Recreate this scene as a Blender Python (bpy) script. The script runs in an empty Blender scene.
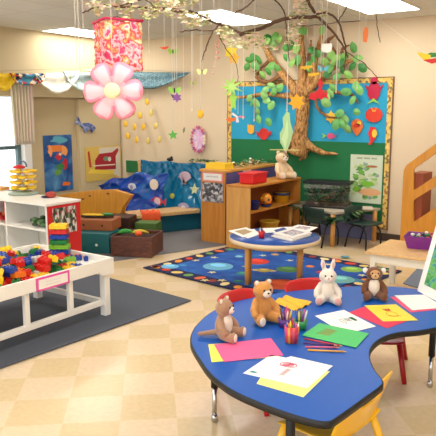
import bpy, bmesh, math, random
from mathutils import Vector, Matrix
R = math.radians
rnd = random.Random(7)
SC = bpy.context.scene
COL = SC.collection

# ---------------------------------------------------------------- camera
F = 620.0; EYE = 1.68; PITCH = math.atan((218-112)/F); YAW = R(34.8)
def ray(px, py):
    x = (px-218)/F; y = -(py-218)/F
    fx = math.cos(PITCH)+y*math.sin(PITCH); fz = -math.sin(PITCH)+y*math.cos(PITCH)
    return Vector((-math.sin(YAW)*fx+math.cos(YAW)*x, math.cos(YAW)*fx+math.sin(YAW)*x, fz))
def az(px, py, z=0.0):
    r = ray(px, py); t = (z-EYE)/r.z; return Vector((r.x*t, r.y*t, z))
def ay(px, py, Y):
    r = ray(px, py); t = Y/r.y; return Vector((r.x*t, Y, EYE+r.z*t))
def ax(px, py, X):
    r = ray(px, py); t = X/r.x; return Vector((X, r.y*t, EYE+r.z*t))
def ad(px, py, d):                      # point d metres away along the floor
    r = ray(px, py); t = d/math.hypot(r.x, r.y); return Vector((r.x*t, r.y*t, EYE+r.z*t))
cam = bpy.data.objects.new('camera', bpy.data.cameras.new('camera'))
COL.objects.link(cam); SC.camera = cam
cam.location = (0, 0, EYE); cam.rotation_euler = (R(90)-PITCH, 0, YAW)
cam.data.sensor_width = 36; cam.data.lens = 36*F/436; cam.data.clip_start = .05

# ---------------------------------------------------------------- materials
def lin(c):
    return tuple((v/255/12.92 if v/255 <= .04045 else ((v/255+.055)/1.055)**2.4) for v in c)
MATS = {}
def M(rgb, rough=.6, var=.0, scale=8, bump=0, metal=0, coat=0, sheen=0, key=''):
    k = (rgb, rough, var, scale, bump, metal, coat, sheen, key)
    if k in MATS: return MATS[k]
    m = bpy.data.materials.new('m%03d' % len(MATS)); m.use_nodes = True
    nt = m.node_tree; b = nt.nodes['Principled BSDF']
    c = lin(rgb); b.inputs['Base Color'].default_value = (*c, 1)
    b.inputs['Roughness'].default_value = rough; b.inputs['Metallic'].default_value = metal
    b.inputs['Coat Weight'].default_value = coat; b.inputs['Sheen Weight'].default_value = sheen
    if var or bump:
        tc = nt.nodes.new('ShaderNodeTexCoord'); n = nt.nodes.new('ShaderNodeTexNoise')
        n.inputs['Scale'].default_value = scale; n.inputs['Detail'].default_value = 4
        nt.links.new(tc.outputs['Object'], n.inputs['Vector'])
        if var:
            mx = nt.nodes.new('ShaderNodeMix'); mx.data_type = 'RGBA'
            mx.inputs[6].default_value = (*[v*(1-var) for v in c], 1)
            mx.inputs[7].default_value = (*[min(1, v*(1+var)) for v in c], 1)
            nt.links.new(n.outputs['Fac'], mx.inputs[0]); nt.links.new(mx.outputs[2], b.inputs['Base Color'])
        if bump:
            bp = nt.nodes.new('ShaderNodeBump'); bp.inputs['Strength'].default_value = bump
            bp.inputs['Distance'].default_value = .005
            nt.links.new(n.outputs['Fac'], bp.inputs['Height']); nt.links.new(bp.outputs[0], b.inputs['Normal'])
    MATS[k] = m; return m
def ramp_mat(name, stops, kind='noise', scale=5, rough=.6, stretch=(1, 1, 1), const=False, dist=0, detail=3, rot=(0, 0, 0), bump=0):
    m = bpy.data.materials.new(name); m.use_nodes = True; nt = m.node_tree; b = nt.nodes['Principled BSDF']
    b.inputs['Roughness'].default_value = rough
    tc = nt.nodes.new('ShaderNodeTexCoord'); mp = nt.nodes.new('ShaderNodeMapping')
    mp.inputs['Scale'].default_value = stretch; mp.inputs['Rotation'].default_value = rot
    nt.links.new(tc.outputs['Object'], mp.inputs[0])
    if kind == 'noise':
        n = nt.nodes.new('ShaderNodeTexNoise'); n.inputs['Detail'].default_value = detail; n.inputs['Distortion'].default_value = dist; o = n.outputs['Fac']
    elif kind == 'cell':
        n = nt.nodes.new('ShaderNodeTexVoronoi'); s = nt.nodes.new('ShaderNodeSeparateColor')
        nt.links.new(n.outputs['Color'], s.inputs[0]); o = s.outputs[0]
    else:
        n = nt.nodes.new('ShaderNodeTexWave'); n.inputs['Distortion'].default_value = dist; n.inputs['Detail'].default_value = detail; o = n.outputs['Fac']
    n.inputs['Scale'].default_value = scale
    nt.links.new(mp.outputs[0], n.inputs['Vector'])
    r = nt.nodes.new('ShaderNodeValToRGB'); e = r.color_ramp
    if const: e.interpolation = 'CONSTANT'
    while len(e.elements) < len(stops): e.elements.new(.5)
    for el, (p, c) in zip(e.elements, stops):
        el.position = p; el.color = (*lin(c), 1)
    nt.links.new(o, r.inputs[0]); nt.links.new(r.outputs[0], b.inputs['Base Color'])
    if bump:
        bp = nt.nodes.new('ShaderNodeBump'); bp.inputs['Strength'].default_value = bump; bp.inputs['Distance'].default_value = .005
        nt.links.new(o, bp.inputs['Height']); nt.links.new(bp.outputs[0], b.inputs['Normal'])
    return m
def wood(name, a, b, rough=.4, rot=(0, 0, 0), scale=3):
    return ramp_mat(name, [(.25, a), (.75, b)], 'noise', scale, rough, (9, 9, .8), dist=.6, rot=rot)
WHITE = M((240, 238, 232), .4); OFFWHITE = M((232, 228, 215), .5)
RED = M((205, 30, 35), .35); YEL = M((245, 205, 40), .35); BLU = M((30, 75, 165), .35); GRN = M((40, 140, 70), .4)
BLACK = M((14, 14, 16), .5); ORG = M((238, 120, 40), .5); CHROME = M((200, 200, 200), .15, metal=1)
STRING = M((232, 228, 218), .7)
MAPLE = wood('maple', (208, 148, 72), (224, 168, 90)); OAK = wood('oak', (186, 116, 42), (208, 140, 58))
TAN = wood('tan_wood', (214, 170, 110), (230, 190, 135)); MUST = wood('mustard_wood', (200, 130, 28), (220, 152, 42), rot=(0, R(90), 0))

# ---------------------------------------------------------------- mesh builder
class MB:
    def __init__(s): s.v = []; s.f = []; s.mi = []; s.sm = []; s.mats = []; s.m = 0
    def mat(s, m):
        if m not in s.mats: s.mats.append(m)
        s.m = s.mats.index(m); return s
    def add(s, vs, fs, smooth=False, mx=None):
        o = len(s.v)
        s.v += [tuple(mx @ Vector(v)) if mx is not None else tuple(v) for v in vs]
        for f in fs: s.f.append(tuple(i+o for i in f)); s.mi.append(s.m); s.sm.append(smooth)
        return s
    def box(s, c, d, mx=None, taper=1):
        x, y, z = [q/2 for q in d]
        vs = [(c[0]+i*x*(taper if k > 0 else 1), c[1]+j*y*(taper if k > 0 else 1), c[2]+k*z) for k in (-1, 1) for i, j in ((-1, -1), (1, -1), (1, 1), (-1, 1))]
        return s.add(vs, [(3, 2, 1, 0), (4, 5, 6, 7), (0, 1, 5, 4), (1, 2, 6, 5), (2, 3, 7, 6), (3, 0, 4, 7)], False, mx)
    def prism(s, pts, z0, z1, mx=None, smooth=False):
        n = len(pts)
        vs = [(p[0], p[1], z0) for p in pts]+[(p[0], p[1], z1) for p in pts]
        fs = [tuple(range(n))[::-1], tuple(range(n, 2*n))]+[(i, (i+1) % n, n+(i+1) % n, n+i) for i in range(n)]
        return s.add(vs, fs, smooth, mx)
    def tube(s, pts, r, seg=8, cap=True):
        pts = [Vector(p) for p in pts]; n = len(pts)
        rs = r if isinstance(r, (list, tuple)) else [r]*n
        vs = []; up = None
        for i, p in enumerate(pts):
            t = (pts[min(i+1, n-1)]-pts[max(i-1, 0)])
            t = t.normalized() if t.length > 1e-9 else Vector((0, 0, 1))
            if up is None: up = Vector((0, 0, 1)) if abs(t.z) < .9 else Vector((1, 0, 0))
            a = t.cross(up); a = a.normalized() if a.length > 1e-6 else t.orthogonal().normalized()
            b = t.cross(a).normalized(); up = -b if False else up
            for k in range(seg):
                th = 2*math.pi*k/seg
                vs.append(p+(a*math.cos(th)+b*math.sin(th))*rs[i])
        fs = [(i*seg+k, i*seg+(k+1) % seg, (i+1)*seg+(k+1) % seg, (i+1)*seg+k) for i in range(n-1) for k in range(seg)]
        s.add(vs, fs, True)
        if cap:
            o = len(s.v)-n*seg
            s.f.append(tuple(o+k for k in range(seg))[::-1]); s.mi.append(s.m); s.sm.append(False)
            s.f.append(tuple(o+(n-1)*seg+k for k in range(seg))); s.mi.append(s.m); s.sm.append(False)
        return s
    def lathe(s, prof, seg=20, mx=None, smooth=True):
        n = len(prof)
        vs = [(r*math.cos(2*math.pi*k/seg), r*math.sin(2*math.pi*k/seg), z) for r, z in prof for k in range(seg)]
        fs = [(i*seg+k, i*seg+(k+1) % seg, (i+1)*seg+(k+1) % seg, (i+1)*seg+k) for i in range(n-1) for k in range(seg)]
        fs += [tuple(range(seg))[::-1], tuple((n-1)*seg+k for k in range(seg))]
        return s.add(vs, fs, smooth, mx)
    def ell(s, c, r, rot=None, seg=12, rings=8):
        mx = Matrix.Translation(c)
        if rot is not None: mx = mx @ rot
        if not isinstance(r, (tuple, list)): r = (r, r, r)
        vs = []
        for i in range(1, rings):
            ph = math.pi*i/rings
            for k in range(seg):
                th = 2*math.pi*k/seg
                vs.append((r[0]*math.sin(ph)*math.cos(th), r[1]*math.sin(ph)*math.sin(th), -r[2]*math.cos(ph)))
        vs += [(0, 0, -r[2]), (0, 0, r[2])]; b = len(vs)-2; t = len(vs)-1
        fs = [(i*seg+k, i*seg+(k+1) % seg, (i+1)*seg+(k+1) % seg, (i+1)*seg+k) for i in range(rings-2) for k in range(seg)]
        fs += [(b, (k+1) % seg, k) for k in range(seg)]+[(t, (rings-2)*seg+k, (rings-2)*seg+(k+1) % seg) for k in range(seg)]
        return s.add(vs, fs, True, mx)
    def caps(s, p, q, r0, r1, n=5):
        p = Vector(p); q = Vector(q)
        for i in range(n+1):
            t = i/n; s.ell(p.lerp(q, t), r0+(r1-r0)*t, seg=10, rings=7)
        return s
    def grid(s, fn, nu, nv, th=0.0):
        vs = [fn(i/nu, j/nv) for j in range(nv+1) for i in range(nu+1)]
        fs = [(j*(nu+1)+i, j*(nu+1)+i+1, (j+1)*(nu+1)+i+1, (j+1)*(nu+1)+i) for j in range(nv) for i in range(nu)]
        return s.add(vs, fs, True)
    def build(s, name, m=None, parent=None, loc=None, bevel=0, solid=0, remesh=0, label=None, rot=None, sub=0):
        me = bpy.data.meshes.new(name); me.from_pydata(s.v, [], s.f)
        mats = s.mats or [m]
        for q in mats: me.materials.append(q)
        for p, i, k in zip(me.polygons, s.mi, s.sm): p.material_index = i; p.use_smooth = k
        bm = bmesh.new(); bm.from_mesh(me)
        if not solid and not remesh: bmesh.ops.recalc_face_normals(bm, faces=bm.faces)
        bm.to_mesh(me); bm.free()
        o = bpy.data.objects.new(name, me); COL.objects.link(o)
        if parent is not None: o.parent = parent
        if loc is not None: o.location = loc
        if rot is not None: o.rotation_euler = rot
        if bevel:
            b = o.modifiers.new('bevel', 'BEVEL'); b.width = bevel; b.segments = 2; b.limit_method = 'ANGLE'
        if solid:
            b = o.modifiers.new('solid', 'SOLIDIFY'); b.thickness = solid; b.offset = 0
        if remesh:
            b = o.modifiers.new('remesh', 'REMESH'); b.mode = 'VOXEL'; b.voxel_size = remesh; b.use_smooth_shade = True
            b = o.modifiers.new('smooth', 'SMOOTH'); b.factor = .5; b.iterations = 3
        if sub:
            b = o.modifiers.new('sub', 'SUBSURF'); b.levels = sub; b.render_levels = sub
        if label: o['label'] = label
        return o
def tag(o, label, cat, group=None, kind=None):
    if label: o['label'] = label
    if cat: o['category'] = cat
    if group: o['group'] = group
    if kind: o['kind'] = kind
    return o
def thing(name, label, cat, loc=(0, 0, 0), rz=0, group=None):
    o = bpy.data.objects.new(name, None); COL.objects.link(o); o.empty_display_size = .1
    o.location = loc; o.rotation_euler = (0, 0, rz)
    return tag(o, label, cat, group)
def struct(o): o['kind'] = 'structure'; return o
def dup(root, loc, rz=0, label=None):
    def cp(o, par):
        c = o.copy(); COL.objects.link(c)
        if par is not None: c.parent = par
        for ch in o.children: cp(ch, c)
        return c
    r = cp(root, None); r.location = loc; r.rotation_euler[2] = rz
    if label: r['label'] = label
    return r
def loc_to(o, p):                         # world point -> coordinates of a thing that only turns about z
    return Matrix.Rotation(-o.rotation_euler[2], 3, 'Z') @ (Vector(p)-o.location)
def frame_wall(c):                        # lie on the back wall facing the room: x right, y up, normal -Y
    return Matrix.Translation(c) @ Matrix(((1, 0, 0, 0), (0, 0, -1, 0), (0, 1, 0, 0), (0, 0, 0, 1)))
def frame_left(c):                        # lie on the left wall facing +X : x runs along +Y
    return Matrix.Translation(c) @ Matrix(((0, 0, 1, 0), (1, 0, 0, 0), (0, 1, 0, 0), (0, 0, 0, 1)))
def frame_yaw(c, a=YAW, tilt=0):          # upright piece turned by a about the vertical
    return Matrix.Translation(c) @ Matrix.Rotation(a, 4, 'Z') @ Matrix.Rotation(tilt, 4, 'Y') @ Matrix(((1, 0, 0, 0), (0, 0, -1, 0), (0, 1, 0, 0), (0, 0, 0, 1)))
def circ(r, n=16, sx=1, sy=1, c=(0, 0)): return [(c[0]+r*sx*math.cos(2*math.pi*k/n), c[1]+r*sy*math.sin(2*math.pi*k/n)) for k in range(n)]
def star(r, r2, n=5, a0=math.pi/2): return [((r if k % 2 == 0 else r2)*math.cos(a0+math.pi*k/n), (r if k % 2 == 0 else r2)*math.sin(a0+math.pi*k/n)) for k in range(2*n)]
def rrect(w, h, r, n=4, c=(0, 0)):
    out = []
    for cx, cy, a in ((w/2-r, h/2-r, 0), (-w/2+r, h/2-r, 90), (-w/2+r, -h/2+r, 180), (w/2-r, -h/2+r, 270)):
        for k in range(n+1):
            t = R(a+90*k/n); out.append((c[0]+cx+r*math.cos(t), c[1]+cy+r*math.sin(t)))
    return out
def spline(pts, n=5, closed=True):
    out = []; L = len(pts); P = [Vector(p) for p in pts]
    for i in range(L if closed else L-1):
        p0 = P[(i-1) % L] if closed else P[max(i-1, 0)]; p1 = P[i]
        p2 = P[(i+1) % L]; p3 = P[(i+2) % L] if closed else P[min(i+2, L-1)]
        for k in range(n):
            t = k/n
            out.append(.5*((2*p1)+(-p0+p2)*t+(2*p0-5*p1+4*p2-p3)*t*t+(-p0+3*p1-3*p2+p3)*t**3))
    if not closed: out.append(P[-1])
    return out

# ---------------------------------------------------------------- the room
WX = -7.54; WY = 7.87; CH = 2.83; X1 = 3.2; Y0 = -2.0
def tile_mat():
    m = bpy.data.materials.new('checker_tiles'); m.use_nodes = True; nt = m.node_tree; b = nt.nodes['Principled BSDF']
    tc = nt.nodes.new('ShaderNodeTexCoord'); mp = nt.nodes.new('ShaderNodeMapping')
    p = az(124.9, 374, 0); q = az(172, 374, 0)
    a = az(120.4, 420.2)-az(128.2, 339.7); b2 = az(176.5, 420.2)-az(170.5, 339.7)
    d = (a+b2)/2; ang = math.atan2(d.y, d.x)
    mp.vector_type = 'TEXTURE'
    mp.inputs['Location'].default_value = (p.x, p.y, 0); mp.inputs['Rotation'].default_value = (0, 0, ang)
    nt.links.new(tc.outputs['Object'], mp.inputs[0])
    ch = nt.nodes.new('ShaderNodeTexChecker'); ch.inputs['Scale'].default_value = 1/.312
    ad_ = nt.nodes.new('ShaderNodeVectorMath'); ad_.inputs[1].default_value = (0, 0, .01)
    nt.links.new(mp.outputs[0], ad_.inputs[0]); nt.links.new(ad_.outputs[0], ch.inputs['Vector'])
    ch.inputs['Color1'].default_value = (*lin((230, 205, 158)), 1); ch.inputs['Color2'].default_value = (*lin((241, 216, 182)), 1)
    n = nt.nodes.new('ShaderNodeTexNoise'); n.inputs['Scale'].default_value = 30; n.inputs['Detail'].default_value = 5
    nt.links.new(tc.outputs['Object'], n.inputs['Vector'])
    mx = nt.nodes.new('ShaderNodeMix'); mx.data_type = 'RGBA'; mx.blend_type = 'MULTIPLY'; mx.inputs[0].default_value = .25
    nt.links.new(ch.outputs[0], mx.inputs[6]); nt.links.new(n.outputs['Fac'], mx.inputs[7])
    nt.links.new(mx.outputs[2], b.inputs['Base Color']); b.inputs['Roughness'].default_value = .28
    return m
def ceil_mat():
    m = bpy.data.materials.new('ceiling_panels'); m.use_nodes = True; nt = m.node_tree; b = nt.nodes['Principled BSDF']
    tc = nt.nodes.new('ShaderNodeTexCoord'); mp = nt.nodes.new('ShaderNodeMapping'); mp.inputs['Location'].default_value = (.05, -.02, 0)
    nt.links.new(tc.outputs['Object'], mp.inputs[0])
    br = nt.nodes.new('ShaderNodeTexBrick'); br.offset = 0; br.inputs['Scale'].default_value = 1
    br.inputs['Brick Width'].default_value = .61; br.inputs['Row Height'].default_value = 1.22; br.inputs['Mortar Size'].default_value = .01
    br.inputs['Color1'].default_value = (*lin((224, 222, 214)), 1); br.inputs['Color2'].default_value = (*lin((220, 218, 210)), 1)
    br.inputs['Mortar'].default_value = (*lin((204, 200, 190)), 1)
    nt.links.new(mp.outputs[0], br.inputs[0]); nt.links.new(br.outputs[0], b.inputs['Base Color']); b.inputs['Roughness'].default_value = .9
    return m
struct(MB().box(((WX+X1)/2, (Y0+WY)/2, -.05), (X1-WX, WY-Y0, .1)).build('floor', tile_mat()))
struct(MB().box(((WX+X1)/2, (Y0+WY)/2, CH+.05), (X1-WX, WY-Y0, .1)).build('ceiling', ceil_mat()))
WALL = M((226, 206, 174), .85, .03, 2); WALL_SHADED = M((196, 177, 138), .85, .03, 2)  # left wall copy of the tan, its weaker light put into the colour
struct(MB().box(((WX+X1)/2, WY+.06, CH/2), (X1-WX+.3, .12, CH)).build('wall_back', WALL))
struct(MB().box((X1+.06, (Y0+WY)/2, CH/2), (.12, WY-Y0, CH)).build('wall_right', WALL))
# left wall with the window opening
wy0, wy1, wz0, wz1 = 3.6, 6.0, .5, 1.95
w = MB()
for y0, y1, z0, z1 in ((Y0, wy0, 0, CH), (wy1, WY, 0, CH), (wy0, wy1, 0, wz0), (wy0, wy1, wz1, CH)):
    w.box((WX-.1, (y0+y1)/2, (z0+z1)/2), (.2, y1-y0, z1-z0))
struct(w.build('wall_left', WALL_SHADED))
struct(MB().box((WX+.03, (6.9+7.83)/2, .94), (.06, .93, 1.88)).build('trim_1', M((208, 190, 152), .85, .03, 2)))  # both left wall trims also have that shade mixed into their tan
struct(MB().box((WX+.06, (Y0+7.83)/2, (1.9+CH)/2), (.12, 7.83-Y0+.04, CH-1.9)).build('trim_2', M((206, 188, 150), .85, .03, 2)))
BASEM = M((70, 52, 42), .5)
struct(MB().box(((WX+X1)/2, WY-.01, .05), (X1-WX, .02, .1)).build('baseboard_back', BASEM))
struct(MB().box((WX+.01, (Y0+6.9)/2, .05), (.02, 6.9-Y0, .1)).build('baseboard_left', BASEM))
win = bpy.data.objects.new('window_1', None); COL.objects.link(win); win.location = (WX-.1, 5, wz0); struct(win)
FR = M((95, 120, 122), .4)
fr = MB()
for y in (wy0+.03, 4.75, 5.84): fr.box((0, y-5, (wz1-wz0)/2), (.06, .06, wz1-wz0))
for z in (.03, .67, wz1-wz0-.03): fr.box((0, (wy0+5.87)/2-5, z), (.05, 5.87-wy0, .05))
fr.build('window_frame', FR, win)
g = bpy.data.materials.new('glass'); g.use_nodes = True; nt = g.node_tree; nt.nodes.clear()
o_ = nt.nodes.new('ShaderNodeOutputMaterial'); mx = nt.nodes.new('ShaderNodeMixShader'); t_ = nt.nodes.new('ShaderNodeBsdfTransparent'); gl = nt.nodes.new('ShaderNodeBsdfGlossy')
gl.inputs['Roughness'].default_value = .02; mx.inputs[0].default_value = .06
nt.links.new(t_.outputs[0], mx.inputs[1]); nt.links.new(gl.outputs[0], mx.inputs[2]); nt.links.new(mx.outputs[0], o_.inputs[0])
GLASS = g
MB().box((-.02, -.2, .72), (.006, 2.2, 1.4)).build('pane', GLASS, win)
MB().box((.06, .9325, .72), (.12, .12, 1.46)).build('window_reveal', WHITE, win)
MB().box((.12, -.2, -.02), (.12, 2.4, .04)).build('window_sill', WHITE, win)
# carpet and mats
def quad(name, corners, z, th, m, sub=None):
    pts = [(p.x, p.y) for p in corners]
    b = MB()
    c = (sum(p[0] for p in pts)/4, sum(p[1] for p in pts)/4)
    b.prism([(p[0]-c[0], p[1]-c[1]) for p in pts], 0, th)
    return b.build(name, m, loc=(c[0], c[1], z))
CARPET = M((116, 113, 116), .95, .18, 120, .4)
tag(quad('carpet', [Vector(p) for p in ((-7.5, 4.75), (-5.0, 4.72), (-3.8, 7.83), (-7.5, 7.83))], 0, .006, CARPET), 'large grey carpet in the back corner running under the rug and the teal bench', 'carpet')
T0 = az(191.2, 301.6); T1 = az(0, 369.7); d1 = (T1-T0).normalized(); d2 = Vector((-d1.y, d1.x, 0));
if d2.x > 0: d2 = -d2
d2 = (az(120, 282)-T0).normalized()
tag(quad('floor_mat', [T0, T0+d1*2.6, T0+d1*2.6+d2*2.2, T0+d2*2.2], .0065, .008, M((82, 88, 100), .95, .25, 150, .5)), 'dark slate grey floor mat under the white play table', 'mat')
tag(quad('floor_mat', [az(403, 284), az(420, 266), az(436, 270), az(430, 292)], .001, .008, M((120, 130, 148), .95, .25, 150, .5)), 'small blue-grey mat on the tiles beneath the tan wooden table', 'mat')
# ---------------------------------------------------------------- solar system rug
A = Vector((-4.42, 4.92, 0)); Bc = Vector((-4.19, 6.64, 0)); Cc = Vector((-2.04, 6.38, 0)); Dc = A+(Cc-Bc)
ro = (A+Bc+Cc+Dc)/4; ux = (Cc-Bc).normalized(); uy = Vector((-ux.y, ux.x, 0))
rw = ((Cc-Bc).length+(Dc-A).length)/2; rh = ((Bc-A).length+(Cc-Dc).length)/2
def rug_xy(px, py): v = az(px, py)-ro; return (v.dot(ux), v.dot(uy))
rug = MB()
NAVY = M((20, 28, 75), .9, .15, 80); RB = ramp_mat('rug_blue', [(.3, (18, 62, 150)), (.6, (28, 95, 180)), (.75, (70, 150, 205))], 'noise', 2.5, .9, dist=1.5)
rug.mat(NAVY).prism([(-rw/2, -rh/2), (rw/2, -rh/2), (rw/2, rh/2), (-rw/2, rh/2)], 0, .01)
rug.mat(RB).prism(rrect(rw-.36, rh-.36, .12), .01, .0115)
cols = [(232, 150, 60), (215, 70, 40), (235, 205, 120), (120, 170, 90), (225, 110, 60), (150, 60, 60), (240, 220, 160)]
k = 0
def spin_oval(x, y, a, b, ang, c, z):
    rug.mat(M(c, .9)).prism([(x+p[0]*math.cos(ang)-p[1]*math.sin(ang), y+p[0]*math.sin(ang)+p[1]*math.cos(ang)) for p in circ(1, 14, a, b)], .0095, z)
for n_, L, ox, oy, dx, dy in ((13, rw, -rw/2, -rh/2+.09, 1, 0), (13, rw, -rw/2, rh/2-.09, 1, 0), (10, rh, -rw/2+.09, -rh/2, 0, 1), (10, rh, rw/2-.09, -rh/2, 0, 1)):
    for i in range(n_):
        t = (i+.6)/n_*L
        spin_oval(ox+dx*t, oy+dy*t, .052 if k % 2 else .065, .042, .3*k, cols[k % 7], .0125); k += 1
def planet(px, py, r, c, ring=None):
    x, y = rug_xy(px, py)
    if ring: spin_oval(x, y, r*1.7, r*.55, .5, ring, .0122)
    spin_oval(x, y, r, r*.98, 0, c, .0128)
    spin_oval(x-r*.2, y+r*.25, r*.55, r*.4, .3, tuple(min(255, int(v*1.15+12)) for v in c), .0132)
planet(218, 268, .17, (105, 175, 210)); planet(257, 263, .14, (205, 55, 40)); planet(239, 258, .05, (120, 180, 200))
planet(264, 272, .08, (170, 150, 70), (210, 180, 90)); planet(281, 286, .19, (215, 85, 45)); planet(243, 275, .07, (60, 140, 130))
planet(288, 271, .13, (70, 120, 60)); planet(352, 271, .12, (130, 175, 75)); planet(340, 281, .15, (110, 180, 180), (70, 130, 170))
planet(336, 261, .05, (200, 90, 90)); planet(238, 283, .05, (40, 110, 90)); planet(310, 268, .05, (210, 120, 60)); planet(322, 274, .06, (190, 60, 50))
planet(230, 251, .06, (60, 140, 110)); planet(170, 268, .10, (110, 180, 220)); planet(345, 258, .05, (90, 150, 170)); planet(275, 256, .05, (190, 150, 90))
for px, py in ((212, 274), (263, 257), (214, 259), (328, 266), (300, 262), (362, 277), (246, 268), (222, 282), (196, 262), (205, 282), (290, 262)):
    x, y = rug_xy(px, py)
    rug.mat(M((225, 215, 150), .9)).prism([(x+p[0], y+p[1]) for p in star(.05, .02, 5, rnd.random())], .0095, .0136)
o = rug.build('solar_system_rug', loc=(ro.x, ro.y, .0065), rot=(0, 0, math.atan2(ux.y, ux.x)))
tag(o, 'dark blue rug printed with planets and stars, bordered with coloured ovals', 'rug')

# ---------------------------------------------------------------- kidney table
KZ = .54
pxo = [(194, 330), (191.5, 342), (200, 358), (212, 374), (232, 389), (258, 401), (285, 411), (308, 418), (326, 421), (336, 417), (360, 400), (378, 387), (382, 381), (373.7, 370), (368.7, 357), (371, 346), (382, 337), (398, 332), (419, 330)]
P = [az(x, y, KZ) for x, y in pxo]
wo = [(p.x, p.y) for p in P]+[(-.84, 3.32), (-.79, 3.45), (-.8, 3.72), (-.93, 3.88), (-1.18, 3.95), (-1.4, 3.88), (-1.6, 3.71), (-1.83, 3.42), (-1.97, 3.12), (-2.0, 2.94), (-1.99, 2.79), (-1.95, 2.64)]
wo = [(v.x, v.y) for v in spline([Vector((*p, 0)) for p in wo], 4)]
kc = (-1.4, 2.95)
kt = thing('kidney_table', 'large blue kidney-shaped activity table with black rim covered in papers and plush toys', 'table', (*kc, 0))
loc = [(p[0]-kc[0], p[1]-kc[1]) for p in wo]
KTM = M((3, 84, 176), .42, .05, 60); KTM.node_tree.nodes['Principled BSDF'].inputs['Specular IOR Level'].default_value = .3
MB().prism(loc, KZ-.022, KZ).build('tabletop', KTM, kt)
bd = MB(); n = len(loc)
vs = []
for i in range(n):
    p = Vector(loc[i]); t = (Vector(loc[(i+1) % n])-Vector(loc[i-1])).normalized(); nn = Vector((t.y, -t.x))
    for a_, z in ((-.004, KZ-.03), (.006, KZ-.03), (.006, KZ-.002), (-.004, KZ-.0005)):
        q = p+nn*a_; vs.append((q.x, q.y, z))
bd.add(vs, [(i*4+j, i*4+(j+1) % 4, ((i+1) % n)*4+(j+1) % 4, ((i+1) % n)*4+j) for i in range(n) for j in range(4)], True)
bd.build('edge_band', BLACK, kt)
for gx, gy in ((-1.83, 2.6), (-.985, 3.72), (-1.12, 2.14), (-1.75, 3.35)):
    lx, ly = gx-kc[0], gy-kc[1]
    l = MB().tube([(lx, ly, KZ-.03), (lx, ly, .2)], .02, 12); l.box((lx, ly, KZ-.035), (.1, .1, .012))
    lg = l.build('leg', BLACK, kt)
    MB().tube([(lx, ly, .2), (lx, ly, .02)], .0135, 12).build('leg_tube', CHROME, lg, label='chrome lower leg tube')
    MB().lathe([(.014, .04), (.018, .03), (.02, .008), (.016, .0)], 12, Matrix.Translation((lx, ly, 0))).build('foot', CHROME, lg)

# ---------------------------------------------------------------- chairs
def shell_chair(name, label, m, loc, rz, h=.56, sh=.3, w=.36, legm=None, hole=True, back=True):
    t = thing(name, label, 'chair' if back else 'stool', loc, rz)     # front of the chair points to -y
    d = .32
    def seatf(u, v):
        x = (u-.5)*w; y = (v-.5)*d
        return (x, y, sh+.02*((2*(u-.5))**2)-.012*math.sin(math.pi*v)+(-.02*max(0, .2-v)/.2))
    MB().grid(seatf, 10, 8).build('seat', m, t, solid=.012, sub=1)
    if back:
        def pt(x, z): return (x, d/2-.01+.10*((z-sh)/(h-sh)), z)
        fs = MB(); nu, nv = 14, 10
        vs = []; idx = {}
        for j in range(nv+1):
            for i in range(nu+1):
                u = i/nu; v = j/nv; z = sh-.0+v*(h-sh)
                x = (u-.5)*w*(1-.06*v)
                yb = d/2-.01+.09*v-.035*(2*abs(u-.5))**2
                if v > .8: z -= .02*(2*abs(u-.5))**4
                idx[i, j] = len(vs); vs.append((x, yb, z))
        f = []
        for j in range(nv):
            for i in range(nu):
                if hole and 4 <= i < nu-4 and 6 <= j <= 7: continue
                f.append((idx[i, j], idx[i+1, j], idx[i+1, j+1], idx[i, j+1]))
        fs.add(vs, f, True); fs.build('backrest', m, t, solid=.014, sub=1)
    for sx in (-1, 1):
        for sy in (-1, 1):
            l = MB(); top = Vector((sx*(w/2-.035), sy*(d/2-.04), sh-.004)); bot = Vector((sx*(w/2+.01), sy*(d/2+.05), .0))
            l.tube([top, top.lerp(bot, .5), bot], [.02, .018, .015], 10)
            l.build('leg', legm or m, t)
    return t
YC = M((245, 190, 20), .3, coat=.3)
shell_chair('plastic_chair', 'yellow moulded plastic child chair pushed in at the near end of the blue table', YC, (-1.105, 2.50, 0), R(-97), .53, .28, .42)
RC = M((205, 28, 32), .35, coat=.2)
shell_chair('plastic_chair', 'red plastic child chair behind the brown and grey plush bear', RC, (-1.80, 3.03, 0), R(80), .60, .3, .34, hole=False)
shell_chair('plastic_chair', 'red plastic child chair behind the white plush rabbit', RC, (-1.60, 3.45, 0), R(58), .60, .3, .34, hole=False)
shell_chair('child_stool', 'red low stool with splayed legs seen in the inner curve of the blue table', M((170, 20, 30), .35), (-1.33, 3.82, 0), R(17), .45, .245, .28, back=False)

# ---------------------------------------------------------------- papers
def paper(label, pxs, z, m, name='sheet_of_paper', marks=None, th=.0012, cat='paper', curl=0):
    ps = [az(x, y, z) for x, y in pxs]; c = sum(ps, Vector())/4
    b = MB().mat(m)
    l = [(p.x-c.x, p.y-c.y) for p in ps]
    b.prism(l, 0, th)
    if marks:
        for mm, pts, r in marks:                     # crayon strokes given in 0..1 page coordinates
            b.mat(mm); tp = []
            for u, v in pts:
                a = Vector(l[0]).lerp(Vector(l[1]), u); e = Vector(l[3]).lerp(Vector(l[2]), u); q = a.lerp(e, v); tp.append((q.x, q.y, th))
            b.tube(tp, r, 4)
    return tag(b.build(name, None, loc=c), label, cat)
PW = M((244, 240, 236), .7); PP = M((240, 95, 150), .7); PY = M((240, 232, 95), .7); PG = M((80, 190, 110), .7); PR = M((215, 50, 85), .7)
PYL = M((238, 232, 140), .7); INK = M((190, 110, 130), .8); INK2 = M((90, 110, 120), .8); INKR = M((200, 70, 50), .8); INKP = M((215, 90, 130), .8)
def squig(u0, v0, u1, v1, n=14, amp=.06):
    return [(u0+(u1-u0)*i/n, v0+(v1-v0)*i/n+amp*(1 if i % 2 else -1)) for i in range(n+1)]
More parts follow.
